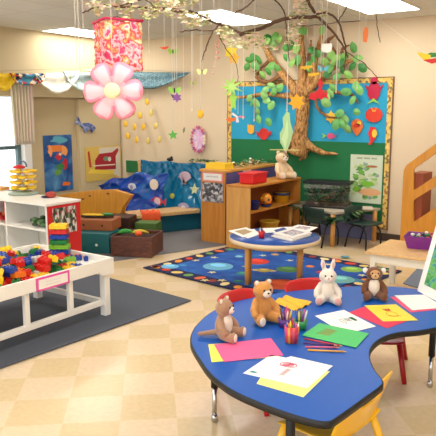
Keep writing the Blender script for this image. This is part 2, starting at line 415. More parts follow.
def loop(u, v, ru, rv, n=12): return [(u+ru*math.cos(6.283*i/n), v+rv*math.sin(6.283*i/n)) for i in range(n+1)]
z = KZ+.0008
paper('yellow sheet of paper mostly under the pink sheet, left side of blue table', [(208.3, 344.6), (268, 340), (276, 357), (211.6, 362.3)], z, PY)
paper('bright pink sheet of paper lying on the left side of blue table', [(214, 344.6), (271, 338.3), (283.5, 355.3), (224, 362)], z+.0016, PP)
paper('pale yellow sheet sticking out below the white drawing on the near side of blue table', [(256.5, 383.8), (268, 366), (330, 371.5), (303.3, 397.3)], z, PYL)
paper('white drawing with pink scribbled face, near edge of the blue table', [(243, 373.4), (271, 354.8), (331, 367.4), (307, 388.3)], z+.0016, PW,
      marks=[(INKP, loop(.72, .42, .1, .13), .0022), (INKP, loop(.72, .42, .06, .08), .002), (INKP, squig(.62, .36, .82, .48), .0015), (INK, squig(.25, .5, .55, .5, 16, .04), .0012), (M((60, 170, 170), .8), squig(.1, .1, .16, .12, 6, .05), .0016)])
paper('second white sheet under the pink-scribbled drawing, showing at its upper right', [(262, 366), (291, 356.4), (333, 366), (309, 384)], z+.0008, PW)
paper('green sheet of paper with orange scribble beside the crayon cups', [(301.7, 335.4), (319.3, 323.3), (369, 333.6), (356, 347.8)], z+.0032, PG, marks=[(M((190, 120, 60), .8), squig(.3, .3, .75, .35, 12, .12), .0014)])
paper('white drawing with grey letters in front of the white plush rabbit', [(315, 316), (344, 310), (376, 326.5), (345, 334)], z+.0016, PW,
      marks=[(INK2, loop(.45, .5, .05, .12), .0016), (INK2, squig(.55, .45, .7, .5, 6, .1), .0014), (M((30, 130, 90), .8), squig(.74, .5, .84, .5, 8, .1), .0025)])
paper('crimson sheet of paper between the white drawing and the yellow sheet', [(349, 312.5), (364, 306.8), (408, 321), (387, 328.5)], z, PR)
paper('yellow sheet of paper with a small orange drawing in front of the brown plush monkey', [(364.2, 305.6), (396, 304.5), (418, 320.4), (383, 321.5)], z+.0016, M((245, 215, 75), .7),
      marks=[(INKR, squig(.42, .35, .6, .35, 8, .08), .003), (INKR, loop(.5, .6, .15, .15), .0012), (INKR, squig(.35, .7, .7, .72, 10, .05), .001)])
paper('pink sheet of paper mostly under a white sheet, right side of blue table', [(390, 297), (421, 296), (442, 309.5), (410.5, 312.5)], z, M((230, 80, 120), .7))
paper('blank white sheet of paper on top of a pink sheet, right side of blue table', [(394.5, 295.5), (424, 294.8), (445, 307.5), (412, 310.3)], z+.0016, PW)
# folded gold cloth
c = az(291, 303.5, KZ)
q4 = [az(270, 303.5, KZ)-c, az(287.5, 296.5, KZ)-c, az(312, 304, KZ)-c, az(296, 311.5, KZ)-c]
def nap(u, v):
    p = q4[0].lerp(q4[1], u).lerp(q4[3].lerp(q4[2], u), v); return (p.x, p.y, .008+.005*math.sin(u*16+v*5))
b = MB().grid(nap, 24, 12)
tag(b.build('folded_napkin', ramp_mat('nap', [(.35, (240, 195, 60)), (.6, (235, 160, 40))], 'wave', 25, .8, dist=2), loc=c, solid=.004), 'golden yellow rippled paper napkin behind the crayon cups', 'napkin')

# crayon cups and pencils
CR = [(220, 40, 50), (240, 140, 40), (245, 215, 60), (50, 150, 80), (50, 90, 180), (120, 60, 140), (225, 90, 140), (120, 75, 50), (235, 230, 210)]
def cup(label, px, py, m, h=.085, r=.038, ncr=9, tall=.098):
    p = az(px, py, KZ); p.z += .001
    t = thing('crayon_cup', label, 'cup', p)
    MB().lathe([(r*.85, 0), (r, h), (r*.93, h), (r*.8, .004), (.001, .004)], 24).build('cup', m, t)
    for i in range(ncr):
        a = i*2.4; rr = .021*math.sqrt((i+.5)/ncr); c_ = M(CR[(i*4+int(px)) % 9], .5)
        b0 = Vector((rr*.7*math.cos(a), rr*.7*math.sin(a), .008)); b1 = Vector((rr*1.6*math.cos(a), rr*1.6*math.sin(a), tall*(.85+.25*rnd.random())))
        d_ = (b1-b0).normalized()
        tag(MB().tube([p+b0, p+b1, p+b1+d_*.001, p+b1+d_*.014], [.0046, .0046, .0036, .001], 7).build('crayon', c_), 'wax crayons standing in the %s' % label.split(' cup')[0]+' cup', 'crayon', 'crayons in the '+label.split(' cup')[0]+' cup')
    return t
STRIPE = ramp_mat('cup_stripes', [(0, (215, 50, 60)), (.3, (235, 150, 60)), (.5, (190, 60, 120)), (.75, (220, 90, 60))], 'cell', 90, .4, (1, 1, .001), const=True)
cup('orange and red striped cup of crayons in front of the other two cups', 291.5, 342, STRIPE)
cup('purple cup of crayons at the left behind the striped cup', 285, 327, M((90, 45, 130), .35), .05)
cup('green cup of crayons at the right behind the striped cup', 300, 329, M((40, 140, 80), .35), .05)
for lab, a, b_, c_ in (('red pencil farthest from the viewer of the four beside the green sheet', (304.4, 338.6), (340, 345.7), (200, 50, 60)), ('dark violet pencil second from the back beside the green sheet', (303, 343), (334, 345.2), (90, 40, 110)),
                       ('pink pencil third from the back beside the green sheet', (305, 346.8), (337, 347.5), (220, 100, 130)), ('orange-yellow pencil nearest the viewer beside the green sheet', (307.8, 350), (343.4, 351.6), (240, 170, 60))):
    p = az(*a, KZ+.006); q = az(*b_, KZ+.006); d_ = (q-p).normalized(); t = thing('colouring_pencil', lab, 'pencil', p)
    MB().tube([(0, 0, 0), tuple(q-p)], .0045, 6).build('barrel', M(c_, .4), t)
    MB().tube([tuple(q-p), tuple(q-p+d_*.016)], [.0043, .0008], 6).build('tip', M((225, 190, 140), .6), t)

# ---------------------------------------------------------------- plush animals (front is -y)
def plush(name, label, cat, loc, rz, fur, s=1.0, kind='bear', belly=None, pad=None, muzzle=None, lean=0, tail=None):
    t = thing(name, label, cat, loc, rz); t.scale = (s, s, s)
    b = MB()
    b.ell((0, .0, .075), (.058, .048, .072)); b.ell((0, .0, .115), (.045, .038, .05)); b.ell((0, -.004, .15), (.03, .028, .03))
    b.ell((0, -.008, .188), (.062, .053, .052)); b.ell((0, -.03, .182), (.035, .03, .028))
    for sx in (-1, 1):
        b.caps((sx*.045, -.002, .125), (sx*.075, -.03, .085), .021, .022); b.caps((sx*.075, -.03, .085), (sx*.078, -.05, .06), .022, .02, 3)
        b.caps((sx*.035, -.02, .034), (sx*.06, -.085, .03), .034, .027); b.ell((sx*.063, -.098, .035), (.027, .018, .034))
        if kind == 'bear': b.ell((sx*.04, 0, .232), (.019, .011, .019))
        if kind == 'monkey': b.ell((sx*.062, 0, .21), (.018, .01, .02))
        if kind == 'rabbit': b.caps((sx*.022, .0, .225), (sx*.034, .006, .268), .015, .018); b.caps((sx*.034, .006, .268), (sx*.038, .008, .3), .018, .01, 3)
    if tail: b.caps((0, .04, .03), (-.05, .13, .02), .02, .013, 9)
    b.build('body', fur, t, remesh=.0045)
    for sx in (-1, 1):
        if kind == 'rabbit': MB().ell((sx*.034, -.009, .265), (.008, .005, .025)).build('inner_ear', pad, t)
        elif kind == 'monkey': MB().ell((sx*.066, -.008, .212), (.019, .01, .021)).build('inner_ear', pad, t)
        else: MB().ell((sx*.041, -.008, .235), (.015, .006, .015)).build('inner_ear', pad, t)
        MB().ell((sx*.063, -.112, .036), (.02, .008, .026)).build('foot_pad', pad if kind != 'monkey' else fur, t)
        MB().ell((sx*.021, -.056, .2), (.0065, .004, .0068)).build('eye', BLACK, t)
    if kind == 'monkey': MB().ell((0, -.036, .192), (.042, .026, .034)).build('face_patch', M((196, 150, 100), .9), t, label='tan face patch')
    if muzzle:
        MB().ell((0, -.053, .178), (.028, .018, .022)).build('muzzle', muzzle, t)
    MB().ell((0, -.069, .185), (.0075, .005, .0055)).build('nose', M((40, 28, 26), .4) if kind != 'rabbit' else M((215, 140, 150), .5), t)
    if belly: MB().ell((0, -.016, .088), (.044, .044, .072)).build('belly', belly, t, label='paler belly patch')
    return t
def onk(px, py): v = az(px, py, KZ); v.z += .001; return v
CREAM = M((236, 222, 205), .95, .06, 120, .4, sheen=.3)
plush('plush_bear', 'brown and grey plush bear with white muzzle and long tail seen from its side', 'plush toy', onk(223, 338), R(98), M((168, 128, 98), .95, .15, 150, .5, sheen=.3), .86, 'bear', CREAM, CREAM, CREAM, tail=1)
plush('plush_bear', 'golden tan plush teddy bear with white muzzle sitting left of the crayon cups', 'plush toy', onk(262, 321), R(62), M((205, 142, 70), .95, .15, 150, .5, sheen=.3), .94, 'bear', None, CREAM, CREAM)
plush('plush_rabbit', 'white plush rabbit with upright ears and pink feet', 'plush toy', onk(327, 302), R(30), M((222, 212, 200), .95, .08, 150, .5, sheen=.3), .87, 'rabbit', CREAM, M((228, 170, 160), .95, .1, 90), CREAM)
plush('plush_monkey', 'dark brown plush monkey with cream belly and white round ears', 'plush toy', onk(373, 298), R(30), M((112, 66, 38), .95, .2, 150, .5, sheen=.3), .84, 'monkey', CREAM, M((238, 232, 225), .9), M((215, 175, 125), .9))

# easel picture on the right
c0 = az(418, 291, KZ+.004)
t = thing('framed_painting', 'white-bordered green painting leaning on an easel back at the right edge of blue table', 'painting', c0, R(-43))
mxp = Matrix.Rotation(R(-14), 4, 'X')
MB().box((.3, 0, .25), (.6, .012, .5), mxp).build('mount', M((245, 243, 238), .5), t)
MB().box((.30, -.008, .25), (.48, .006, .38), mxp).build('picture', ramp_mat('green_paint', [(.3, (35, 130, 80)), (.45, (120, 190, 90)), (.55, (60, 150, 160)), (.65, (40, 110, 60)), (.75, (220, 220, 120))], 'noise', 14, .6, dist=1), t)
MB().tube([(.3, .1, .4), (.3, .28, .0)], .008, 6).build('prop_leg', OAK, t)
# ---------------------------------------------------------------- white play table with blocks
TX0, TX1, TY0, TY1, TZ = -4.52, -3.55, 1.7, 3.6, .50
t = thing('play_table', 'long white wooden play table with a tray of coloured bricks', 'table', ((TX0+TX1)/2, (TY0+TY1)/2, 0))
W2 = (TX1-TX0)/2; L2 = (TY1-TY0)/2
MB().box((0, 0, TZ-.06), (2*W2-.04, 2*L2-.04, .015)).build('tray_bottom', WHITE, t)
def apron(pa, pb, nrm):          # board with rounded cut under it near the ends
    pa = Vector(pa); pb = Vector(pb); L = (pb-pa).length; pts = [(0, -.135), (.1, -.135)]
    pts += [(.1+.06*math.sin(R(a))*1.0, -.135+.035*(1-math.cos(R(a)))) for a in range(15, 91, 15)]
    pts += [(L-x, y) for x, y in pts[::-1]]; pts += [(L, 0), (0, 0)]
    d_ = (pb-pa).normalized(); n_ = Vector(nrm)
    mx = Matrix(((d_.x, 0, n_.x, pa.x), (d_.y, 0, n_.y, pa.y), (0, 1, 0, TZ), (0, 0, 0, 1)))
    return MB().prism(pts, 0, .022, mx)
apron((W2, -L2, 0), (W2, L2, 0), (-1, 0, 0)).build('apron', WHITE, t, bevel=.003)
apron((-W2, -L2, 0), (-W2, L2, 0), (1, 0, 0)).build('apron', WHITE, t, bevel=.003)
apron((-W2+.022, L2, 0), (W2-.022, L2, 0), (0, -1, 0)).build('apron', WHITE, t, bevel=.003)
apron((-W2+.022, -L2, 0), (W2-.022, -L2, 0), (0, 1, 0)).build('apron', WHITE, t, bevel=.003)
for sx in (-1, 1):
    for sy in (-1, 1): MB().box((sx*(W2-.055), sy*(L2-.055), .215), (.06, .06, .43)).build('leg', WHITE, t, bevel=.004)
    MB().box((sx*(W2-.055), 0, .13), (.035, 2*L2-.17, .045)).build('stretcher', WHITE, t, bevel=.003)
for sy in (-1, 1): MB().box((0, sy*(L2-.055), .12), (2*W2-.17, .035, .045)).build('stretcher', WHITE, t, bevel=.003)
for px in ((26, 305), (70, 295)):
    yy = ax(*px, TX1-.05).y-t.location.y
    for sx in (-1, 1): MB().box((sx*(W2-.05), yy, .265), (.035, .04, .25)).build('post', WHITE, t, bevel=.003)
a = ax(37, 276, TX1+.005); b_ = ax(68, 268, TX1+.005)
cy = (a.y+b_.y)/2-t.location.y
sg = MB().box((W2+.004, cy, TZ-.055), (.006, b_.y-a.y+.02, .1)).build('sign_frame', M((225, 85, 165), .6), t, label='pink framed paper sign')
sp = MB().mat(PW).box((W2+.008, cy, TZ-.055), (.003, b_.y-a.y-.02, .07))
sp.mat(M((200, 190, 200), .8))
for k_ in range(2):
    sp.tube([(W2+.0095, cy-.07+.14*i/24, TZ-.045-.022*k_+.004*(1 if i % 2 else -1)) for i in range(25)], .0012, 4)
sp.build('sign_paper', None, sg)

def brick_mesh(nx, ny, u=.031, h=.038):
    b = MB(); b.box((0, 0, h/2), (nx*u-.001, ny*u-.001, h))
    for i in range(nx):
        for j in range(ny): b.lathe([(u*.3, h), (u*.3, h+.007)], 10, Matrix.Translation(((i-(nx-1)/2)*u, (j-(ny-1)/2)*u, 0)))
    return b
BC = {'red': (212, 35, 30), 'yellow': (248, 205, 30), 'blue': (25, 65, 160), 'green': (35, 125, 60), 'orange': (240, 120, 30), 'white': (225, 222, 215), 'lime': (130, 190, 60)}
bm_cache = {}
def brick(col, nx, ny, loc, rot, label, group, h=.038, u=.031):
    key = (col, nx, ny, h, u)
    if key not in bm_cache: bm_cache[key] = brick_mesh(nx, ny, u, h).build('toy_brick', M(BC[col], .3)); o = bm_cache[key]
    else: o = bm_cache[key].copy(); COL.objects.link(o)
    o.location = loc; o.rotation_euler = rot
    return tag(o, label, 'toy brick', group)
base = TZ-.0515
# heap: pieces of two sizes laid in layers, each layer smaller
zones = [(2.1, 2.85, 'left half of the heap'), (2.85, 3.6, 'right half of the heap')]
cs = ['red', 'yellow', 'green', 'red', 'yellow', 'blue', 'red', 'white', 'green', 'orange', 'red', 'yellow']
ci = 0
for layer in range(3):
    z_ = base+.044*layer; m_ = .01+.04*layer
    y = 2.3+m_
    while y < 3.3-m_:
        x = TX0+.1+m_+.03
        while x < TX1-.08-m_*.6:
            if rnd.random() < (.93, .72, .5)[layer]:
                xx = x+rnd.uniform(-.008, .008); yy = y+rnd.uniform(-.01, .01)
                col = cs[(ci*5+rnd.randrange(3)) % 12]; ci += 1
                big = rnd.random() < .55
                zl = [n_ for a_, c_, n_ in zones if a_ <= yy < c_] or ['left half of the heap']
                lv = ('bottom layer', 'middle layer', 'top')[layer]
                brick(col, 3 if big else 2, 2, (xx, yy, z_+.001), (rnd.uniform(-.12, .12)*(1+layer), rnd.uniform(-.12, .12)*(1+layer), rnd.choice((0, R(90), .4, -.5, R(60)))+rnd.uniform(-.2, .2)),
                      '%s %s plastic brick, %s of the heap, %s' % (col, 'long' if big else 'square', lv, zl[0].replace(' of the heap', '')), 'plastic bricks heaped on the white play table')
            x += .081
        y += .081
# tower
p = az(60, 252, TZ-.05); p.x = max(p.x, TX0+.12)
tw = Vector((ay(60, 255, TY1-.13).x, TY1-.13, base))
for i, (col, nx, ny, u) in enumerate((('red', 4, 2, .042), ('blue', 4, 2, .042), ('yellow', 4, 2, .042), ('green', 3, 2, .048), ('blue', 3, 2, .048), ('red', 3, 2, .048), ('yellow', 3, 2, .048))):
    if col == 'yellow' and i == 2: brick('lime', 4, 2, tw+Vector((0, 0, .0435*i)), (0, 0, YAW), 'lime green brick in the middle of the tall brick tower', None, .034, u)
    else: brick(col, nx, ny, tw+Vector((0, 0, .0435*i)), (0, 0, YAW), '%s brick %s of the tall brick tower on the play table' % (col, ('at the foot', 'second from the bottom', 'x', 'fourth from the bottom', 'third from the top', 'second from the top', 'on the very top')[i]), None, .034, u)
for col, px, py, n_, lab in (('yellow', 80, 253, 2, 'yellow square brick standing near the back right of the tray'), ('orange', 86, 257, 2, 'orange square brick lying right of the brick tower'), ('blue', 97, 258, 1, 'single dark blue brick nearest the right corner of the play table'),
                          ('blue', 76, 260, 3, 'blue long brick lying in front of the brick tower'), ('lime', 70, 262, 3, 'lime green brick by the pink framed sign'), ('yellow', 37, 246, 2, 'yellow square brick at the back rim of the tray left of the tower'), ('yellow', 72, 254, 3, 'yellow long brick lying just right of the tower foot')):
    p = az(px, py, base); p.x = max(TX0+.08, min(p.x, TX1-.07)); p.y = min(p.y, TY1-.07); brick(col, n_, min(n_, 2), (p.x, p.y, base+.0005), (0, 0, rnd.uniform(0, 1.5)), lab, None)

# ---------------------------------------------------------------- white shelf unit with red end
SX0, SX1, SY0, SY1, SH = -6.95, -5.0, 4.13, 4.58, .755
t = thing('cubby_shelf', 'low white cubby shelf with a red end panel showing a photo collage', 'shelf', (SX1, SY0, 0))
Wd = SX0-SX1; Dp = SY1-SY0
MB().box((Wd/2, Dp/2, SH-.0125), (-Wd+.02, Dp+.02, .025)).build('top_panel', WHITE, t, bevel=.002)
MB().box((Wd/2, Dp/2, .05), (-Wd, Dp, .02)).build('bottom_panel', WHITE, t)
MB().box((Wd/2-.01, Dp-.01, SH/2-.01), (-Wd-.03, .012, SH-.04)).build('back_panel', OFFWHITE, t)
MB().box((Wd/2-.01, Dp/2-.01, .47), (-Wd-.03, Dp-.03, .02)).build('shelf_board', WHITE, t)
MB().box((-.011, Dp/2, (SH-.026)/2), (.022, Dp, SH-.026)).build('side_panel', WHITE, t)
MB().box((Wd+.011, Dp/2, (SH-.026)/2), (.022, Dp, SH-.026)).build('side_panel', WHITE, t)
for x in (-.68, -1.32):
    MB().box((x, Dp/2-.01, .6), (.02, Dp-.03, .24)).build('divider', WHITE, t); MB().box((x, Dp/2-.01, .26), (.02, Dp-.03, .40)).build('divider', WHITE, t)
MB().box((-.7, Dp/2-.01, .6), (.012, Dp-.04, .235)).build('divider_facing', M((185, 25, 35), .6), t); MB().box((-.99, Dp-.025, .6), (.6, .008, .235)).build('red_backing', M((185, 25, 35), .6), t, label='red backing of left compartment')
rp = MB().box((.006, Dp/2, (SH-.03)/2), (.012, Dp-.01, SH-.03)).build('end_panel', M((208, 30, 32), .45), t, label='red end panel')
MB().box((.014, Dp/2, .56), (.004, Dp-.13, .28)).build('photo_collage', ramp_mat('collage', [(0, (50, 70, 50)), (.25, (225, 220, 215)), (.45, (60, 50, 45)), (.6, (120, 130, 100)), (.75, (200, 185, 180)), (.9, (160, 60, 60))], 'cell', 28, .5, (1, 1.6, .8), const=True), rp)
def plant_stuff(name, label, cat, c, dims, cols_, n, size=.03, top=False, kind='stuff'):
    b = MB()
    for i in range(n):
        p = Vector((rnd.uniform(-.5, .5)*dims[0], rnd.uniform(-.5, .5)*dims[1], rnd.random()**1.5*dims[2]+.005))
        b.mat(M(rnd.choice(cols_), .6)); a = rnd.uniform(0, 6.28)
        s_ = size*rnd.uniform(.7, 1.3)
        d_ = Vector((math.cos(a), math.sin(a), rnd.uniform(.0, .6)))*s_; w_ = Vector((-math.sin(a), math.cos(a), rnd.uniform(-.2, .2)))*s_*.35
        b.add([p, p+d_*.5+w_, p+d_, p+d_*.5-w_, p+d_*.5+Vector((0, 0, s_*.15))], [(0, 1, 4), (1, 2, 4), (2, 3, 4), (3, 0, 4)], True)
    return tag(b.build(name, None, loc=c), label, cat, None, kind)
GR = [(40, 90, 45), (60, 120, 60), (30, 70, 40), (95, 130, 70), (120, 110, 70)]
# mesh bag of green toys and others in the cubbies
def heap_bag(label, c, dims, cols_, n, r):
    b = MB()
    for i in range(n):
        b.mat(M(cols_[i % len(cols_)], .5)); a = rnd.uniform(0, 6.28); q = rnd.random()**.5
        b.ell((dims[0]/2*q*math.cos(a), dims[1]/2*q*math.sin(a), r+rnd.random()*dims[2]*(1-q*.7)), (r*rnd.uniform(.8, 1.3), r, r*rnd.uniform(.6, 1)), seg=8, rings=6)
    return tag(b.build('toy_bag', None, loc=c), label, 'bag of toys', None, 'stuff')
heap_bag('green heap of soft toys in the right cubby of the white shelf', (SX1-.25, SY0+.14, .482), (.28, .2, .09), [(70, 110, 60), (50, 85, 50), (110, 140, 90), (60, 75, 55), (130, 150, 120)], 30, .03)
heap_bag('red, orange and green toy heap in the left cubby of the white shelf', (SX1-.95, SY0+.14, .482), (.42, .2, .07), [(200, 60, 50), (210, 130, 60), (90, 120, 60), (180, 40, 40)], 22, .03)
# yellow ball run tower
tp = az(24, 194, SH+.001)
t = thing('ball_run_tower', 'yellow stacked plastic ball run tower with red and blue top on the white shelf', 'toy', tp, .3); t.scale = (1.3, 1.3, 1.25)
MB().lathe([(.13, 0), (.135, .012), (.08, .028), (.04, .03)], 24).build('base', M((150, 165, 150), .4), t)
for k_ in range(4):
    z_ = .05+.05*k_
    b = MB()
    for j in range(6):
        a = j*math.pi/3+(k_ % 2)*.5; c_, s_ = math.cos(a), math.sin(a)
        b.lathe([(.018, -.004), (.034, .008), (.038, .02), (.034, .02), (.026, .006), (.001, .0)], 12, Matrix.Translation((.085*c_, .085*s_, z_)))
        b.tube([(.0, 0, z_), (.09*c_, .09*s_, z_+.002)], .009, 6)
    b.build('dish_ring', M((248, 208, 50), .35), t)
MB().tube([(0, 0, .02), (0, 0, .25)], .014, 10).build('post', M((200, 210, 215), .3), t)
MB().lathe([(.05, .235), (.055, .25), (.03, .262), (.01, .268)], 16, Matrix.Translation((-.035, 0, 0))).build('top_bowl', RED, t, label='red top bowl')
MB().tube([(.0+.04*math.cos(R(a)), 0, .25+.05*math.sin(R(a))) for a in range(0, 181, 20)], .009, 8).build('top_handle', M((90, 115, 150), .3), t)
p = az(51, 197.5, SH+.001)
t = thing('toy_cap', 'round red and navy toy cap at the red end of the white shelf top', 'toy', p, .4)
b = MB(); b.mat(M((175, 60, 50), .6)).ell((0, 0, .03), (.06, .06, .038)); b.build('crown', None, t)
MB().ell((-.05, -.03, .012), (.05, .05, .011)).build('brim', M((35, 35, 70), .6), t)
p = az(3, 190, SH+.001)
tag(MB().box((0, 0, .02), (.2, .12, .04)).build('storage_box', MAPLE, loc=(p.x-.05, p.y, SH+.001), bevel=.005), 'small light wooden box at the far left of the white shelf top', 'box')

# ---------------------------------------------------------------- play corner
def box_thing(name, label, cat, c, d, m, rz=0, parts=None, bevel=.006):
    t = thing(name, label, cat, (c[0], c[1], c[2]), rz)
    MB().box((0, 0, d[2]/2), d).build('body', m, t, bevel=bevel)
    return t
DKW = ramp_mat('dark_bark', [(.2, (62, 32, 24)), (.6, (100, 55, 40)), (.85, (150, 92, 66))], 'noise', 7, .5, (1, 1, 5), dist=1.5)
TEAL = M((20, 105, 112), .5, .1, 10); TEAL2 = M((15, 90, 110), .45, .12, 6)
def open_box(name, label, cat, c, d, m, rz, th=.02, lid=False):
    t = thing(name, label, cat, c, rz); x, y, h = d
    MB().box((0, 0, th/2+.001), (x-.002, y-.002, th)).build('bottom', m, t)
    for s in (-1, 1):
        MB().box((0, s*(y/2-th/2), h/2), (x, th, h)).build('side_panel', m, t, bevel=.003)
        MB().box((s*(x/2-th/2), 0, h/2), (th, y-2*th, h)).build('side_panel', m, t, bevel=.003)
    return t
# trunk: front bottom corner near (163,250)
f0 = az(111, 256.5); f1 = az(152, 258.5); f2 = az(164, 250)
ang = math.atan2(f1.y-f0.y, f1.x-f0.x)
tw_, td_ = (f1-f0).length, max(.3, (f2-f1).length)
cc = (f0+f1)/2+Vector((-math.sin(ang), math.cos(ang), 0))*td_/2
open_box('toy_chest', 'dark brown wooden toy chest full of toys on the grey carpet', 'chest', (cc.x, cc.y, .0065), (tw_, td_, .24), DKW, ang)
tag(MB().box((0, 0, .09), (tw_-.06, td_-.06, .18)).build('toy_fill', M((60, 35, 30), .9), loc=(cc.x, cc.y, .028), rot=(0, 0, ang)), 'dark cloth filling the dark brown toy chest', 'cloth')
for lab, n_, off, c_, r in (('green soft toy lizard on top of the dark chest', 'soft_toy', (-.14, -.02), (50, 150, 60), (.10, .03, .025)), ('yellow green toy banana lying across the dark chest', 'toy_banana', (0.02, .03), (215, 190, 50), (.11, .022, .022)), ('orange toy ball on the dark chest', 'toy_ball', (.04, -.07), (238, 95, 40), (.045, .04, .035))):
    v = Matrix.Rotation(ang, 3, 'Z') @ Vector((*off, 0))
    b = MB()
    if r[0] > .06:
        b.tube([(-r[0], 0, .0), (-r[0]*.5, .01, .016), (0, .012, .022), (r[0]*.5, .01, .016), (r[0], 0, .0)], [.008, r[1]*.9, r[1], r[1]*.8, .007], 8)
    else: b.ell((0, 0, 0), r)
    tag(b.build(n_, M(c_, .5), loc=(cc.x+v.x, cc.y+v.y, .21+r[2]+.012), rot=(0, 0, ang+.3)), lab, 'toy')
# teal crate and brown crate stacked left of chest
g0 = az(80, 256); 
a0 = az(79, 262); a1 = az(111, 256)
cb = Vector((-5.5, 5.28, 0))
t = box_thing('play_crate', 'teal painted wooden crate on the carpet left of the dark toy chest', 'crate', (cb.x-.03, cb.y-.02, .0065), (.56, .36, .24), TEAL, R(24)); MB().lathe([(.012, 0), (.018, .01), (.01, .02)], 12, Matrix.Translation((.12, -.18, .1)) @ Matrix.Rotation(R(90), 4, 'X')).build('knob', WHITE, t)
t = box_thing('play_crate', 'orange-brown wooden crate stacked on the teal crate', 'crate', (cb.x-.08, cb.y+.12, .25), (.5, .32, .13), M((165, 95, 55), .5, .1, 6), R(24))
for s in (-1, 1): MB().lathe([(.012, 0), (.014, .006), (.002, .008)], 12, Matrix.Translation((s*.12, -.16, .065)) @ Matrix.Rotation(R(90), 4, 'X')).build('peg', M((80, 40, 25), .5), t)
p = Vector((cb.x-.1, cb.y+.12, .382))
t = thing('toy_boat', 'small green and yellow toy boat on the orange-brown crate', 'toy', p, R(28))
b = MB(); b.prism([(-.2, 0), (-.13, -.05), (.14, -.05), (.22, 0), (.14, .05), (-.13, .05)], .0, .03); b.build('hull', M((50, 40, 35), .5), t)
MB().prism([(-.19, 0), (-.13, -.045), (.1, -.045), (.1, .045), (-.13, .045)], .031, .042).build('deck', YEL, t)
MB().ell((.14, 0, .045), (.08, .035, .018)).build('bow', GRN, t)
box_thing('storage_block', 'very dark brown hollow block behind the toy chest', 'block', (-5.72, 5.85, .0065), (.5, .3, .33), M((58, 30, 22), .5, .2, 8), R(24))
box_thing('storage_block', 'moss green painted block behind the toy chest, under the orange vest', 'block', (-5.38, 6.12, .0065), (.3, .25, .24), M((75, 110, 45), .6, .1, 8), R(24))
# teal bench with tan rail
q0 = Vector((-5.62, 6.3, 0)); q1 = Vector((-5.22, 7.2, 0)); dv = (q1-q0).normalized(); nv = Vector((-dv.y, dv.x, 0)); L = (q1-q0).length; ang = math.atan2(dv.y, dv.x)
mid = (q0+q1)/2+nv*.2
t = thing('play_bench', 'low teal bench with a tan wooden rail along the blue plastic sheet', 'bench', (mid.x, mid.y, .0065), ang)
MB().box((0, 0, .12), (L, .36, .24)).build('base', TEAL2, t, bevel=.008)
MB().box((0, -.01, .265), (L+.3, .42, .05)).build('rail', TAN, t, bevel=.006)
# orange vest over the rail
v0 = q0+dv*.1+nv*.03
def vest(u, v):
    x = (u-.5)*.26; y = (v-.5)*.3
    z_ = .018-(.12*max(0, .35-v)/.35)+.012*math.sin(u*19); yy = y if v > .35 else -.045-.02*(.35-v)
    return (x, yy-.02, z_)
tag(MB().grid(vest, 26, 12).build('toy_vest', M((238, 85, 28), .55), loc=(v0.x+.02, v0.y, .305), rot=(0, 0, ang-.3), solid=.006), 'bright orange rumpled vest draped over the tan rail', 'vest')
# boat hull
by = 6.2
hp = [ay(x, y, by) for x, y in ((55, 196), (70, 193), (95, 190), (113, 189.5), (131, 195), (123, 207), (118, 215), (98, 218), (78, 218), (58, 218))]
c = hp[9]; 
t = thing('play_boat', 'mustard yellow wooden play boat hull behind the crates below the posters', 'boat', (c.x, by, 0))
b = MB(); pl = [(p.x-c.x, p.z) for p in hp]; pl[9] = (0, .02); pl[8] = (pl[8][0], .02); pl[7] = (pl[7][0], .02); pl[6] = (pl[6][0]-.03, .1)
mx = Matrix(((1, 0, 0, 0), (0, 0, 1, 0), (0, 1, 0, 0), (0, 0, 0, 1)))
b.prism(pl, 0, .03, mx); b.build('hull_side', MUST, t, bevel=.004)
MB().prism([(x*.97, y-.01) for x, y in pl], .09, .12, mx).build('hull_side', MUST, t, bevel=.004)
MB().box(((pl[0][0]+pl[3][0])/2, .06, .3), (abs(pl[3][0]-pl[0][0]), .055, .02)).build('deck', MUST, t)
for x, z_ in ((83, 199), (108, 193.5), (90, 196)):
    q = ay(x, z_, by); MB().ell((q.x-c.x, -.006, q.z), (.03, .01, .012)).build('latch', M((120, 70, 20), .5), t)
# ---------------------------------------------------------------- blue plastic sea sheets
SEA = ramp_mat('sea_plastic', [(.3, (11, 98, 140)), (.55, (14, 110, 152)), (.8, (20, 122, 162))], 'noise', 2.2, .13, (1, 1, 2), dist=2)
SEAB = ramp_mat('deep_plastic', [(.35, (14, 58, 152)), (.55, (16, 68, 160)), (.75, (18, 95, 165))], 'noise', 2, .12, (1, 1, 2), dist=2)
# frame the sheets hang on
t = thing('play_screen', 'wooden frame behind the glossy sea-blue plastic sheets', 'screen', (-5.95, 7.42, 0))
for x in (-.72, 0, .72): MB().box((x, 0, .46), (.05, .05, .92)).build('post', TAN, t)
MB().box((0, 0, .905), (1.5, .06, .04)).build('top_rail', TAN, t)
def sheetA(u, v):
    x = -6.6+1.4*u; z_ = .94*(1-v)+.24*v
    knot = .6
    f = 0
    for kx, w_ in ((.28, 1.0), (.62, 1.2)):
        dx = u-kx; f += w_*(.05*abs(math.sin(dx*10/(.2+v*.8)+kx*4))+.02*math.sin(dx*31/(.3+v*.7)))*math.exp(-(dx*1.1)**2)*(.35+.65*v)
    sag = .02*math.sin(u*math.pi*2.6)**2*(1-v)
    return (x, 7.34-.28*v*v+f*.8+.015*math.sin(u*37+v*6), z_-sag)
tag(MB().grid(sheetA, 80, 24).build('plastic_sheet', SEA, solid=.004), 'glossy teal plastic sheet gathered in folds over a frame, sea creatures stuck on it', 'plastic sheet')
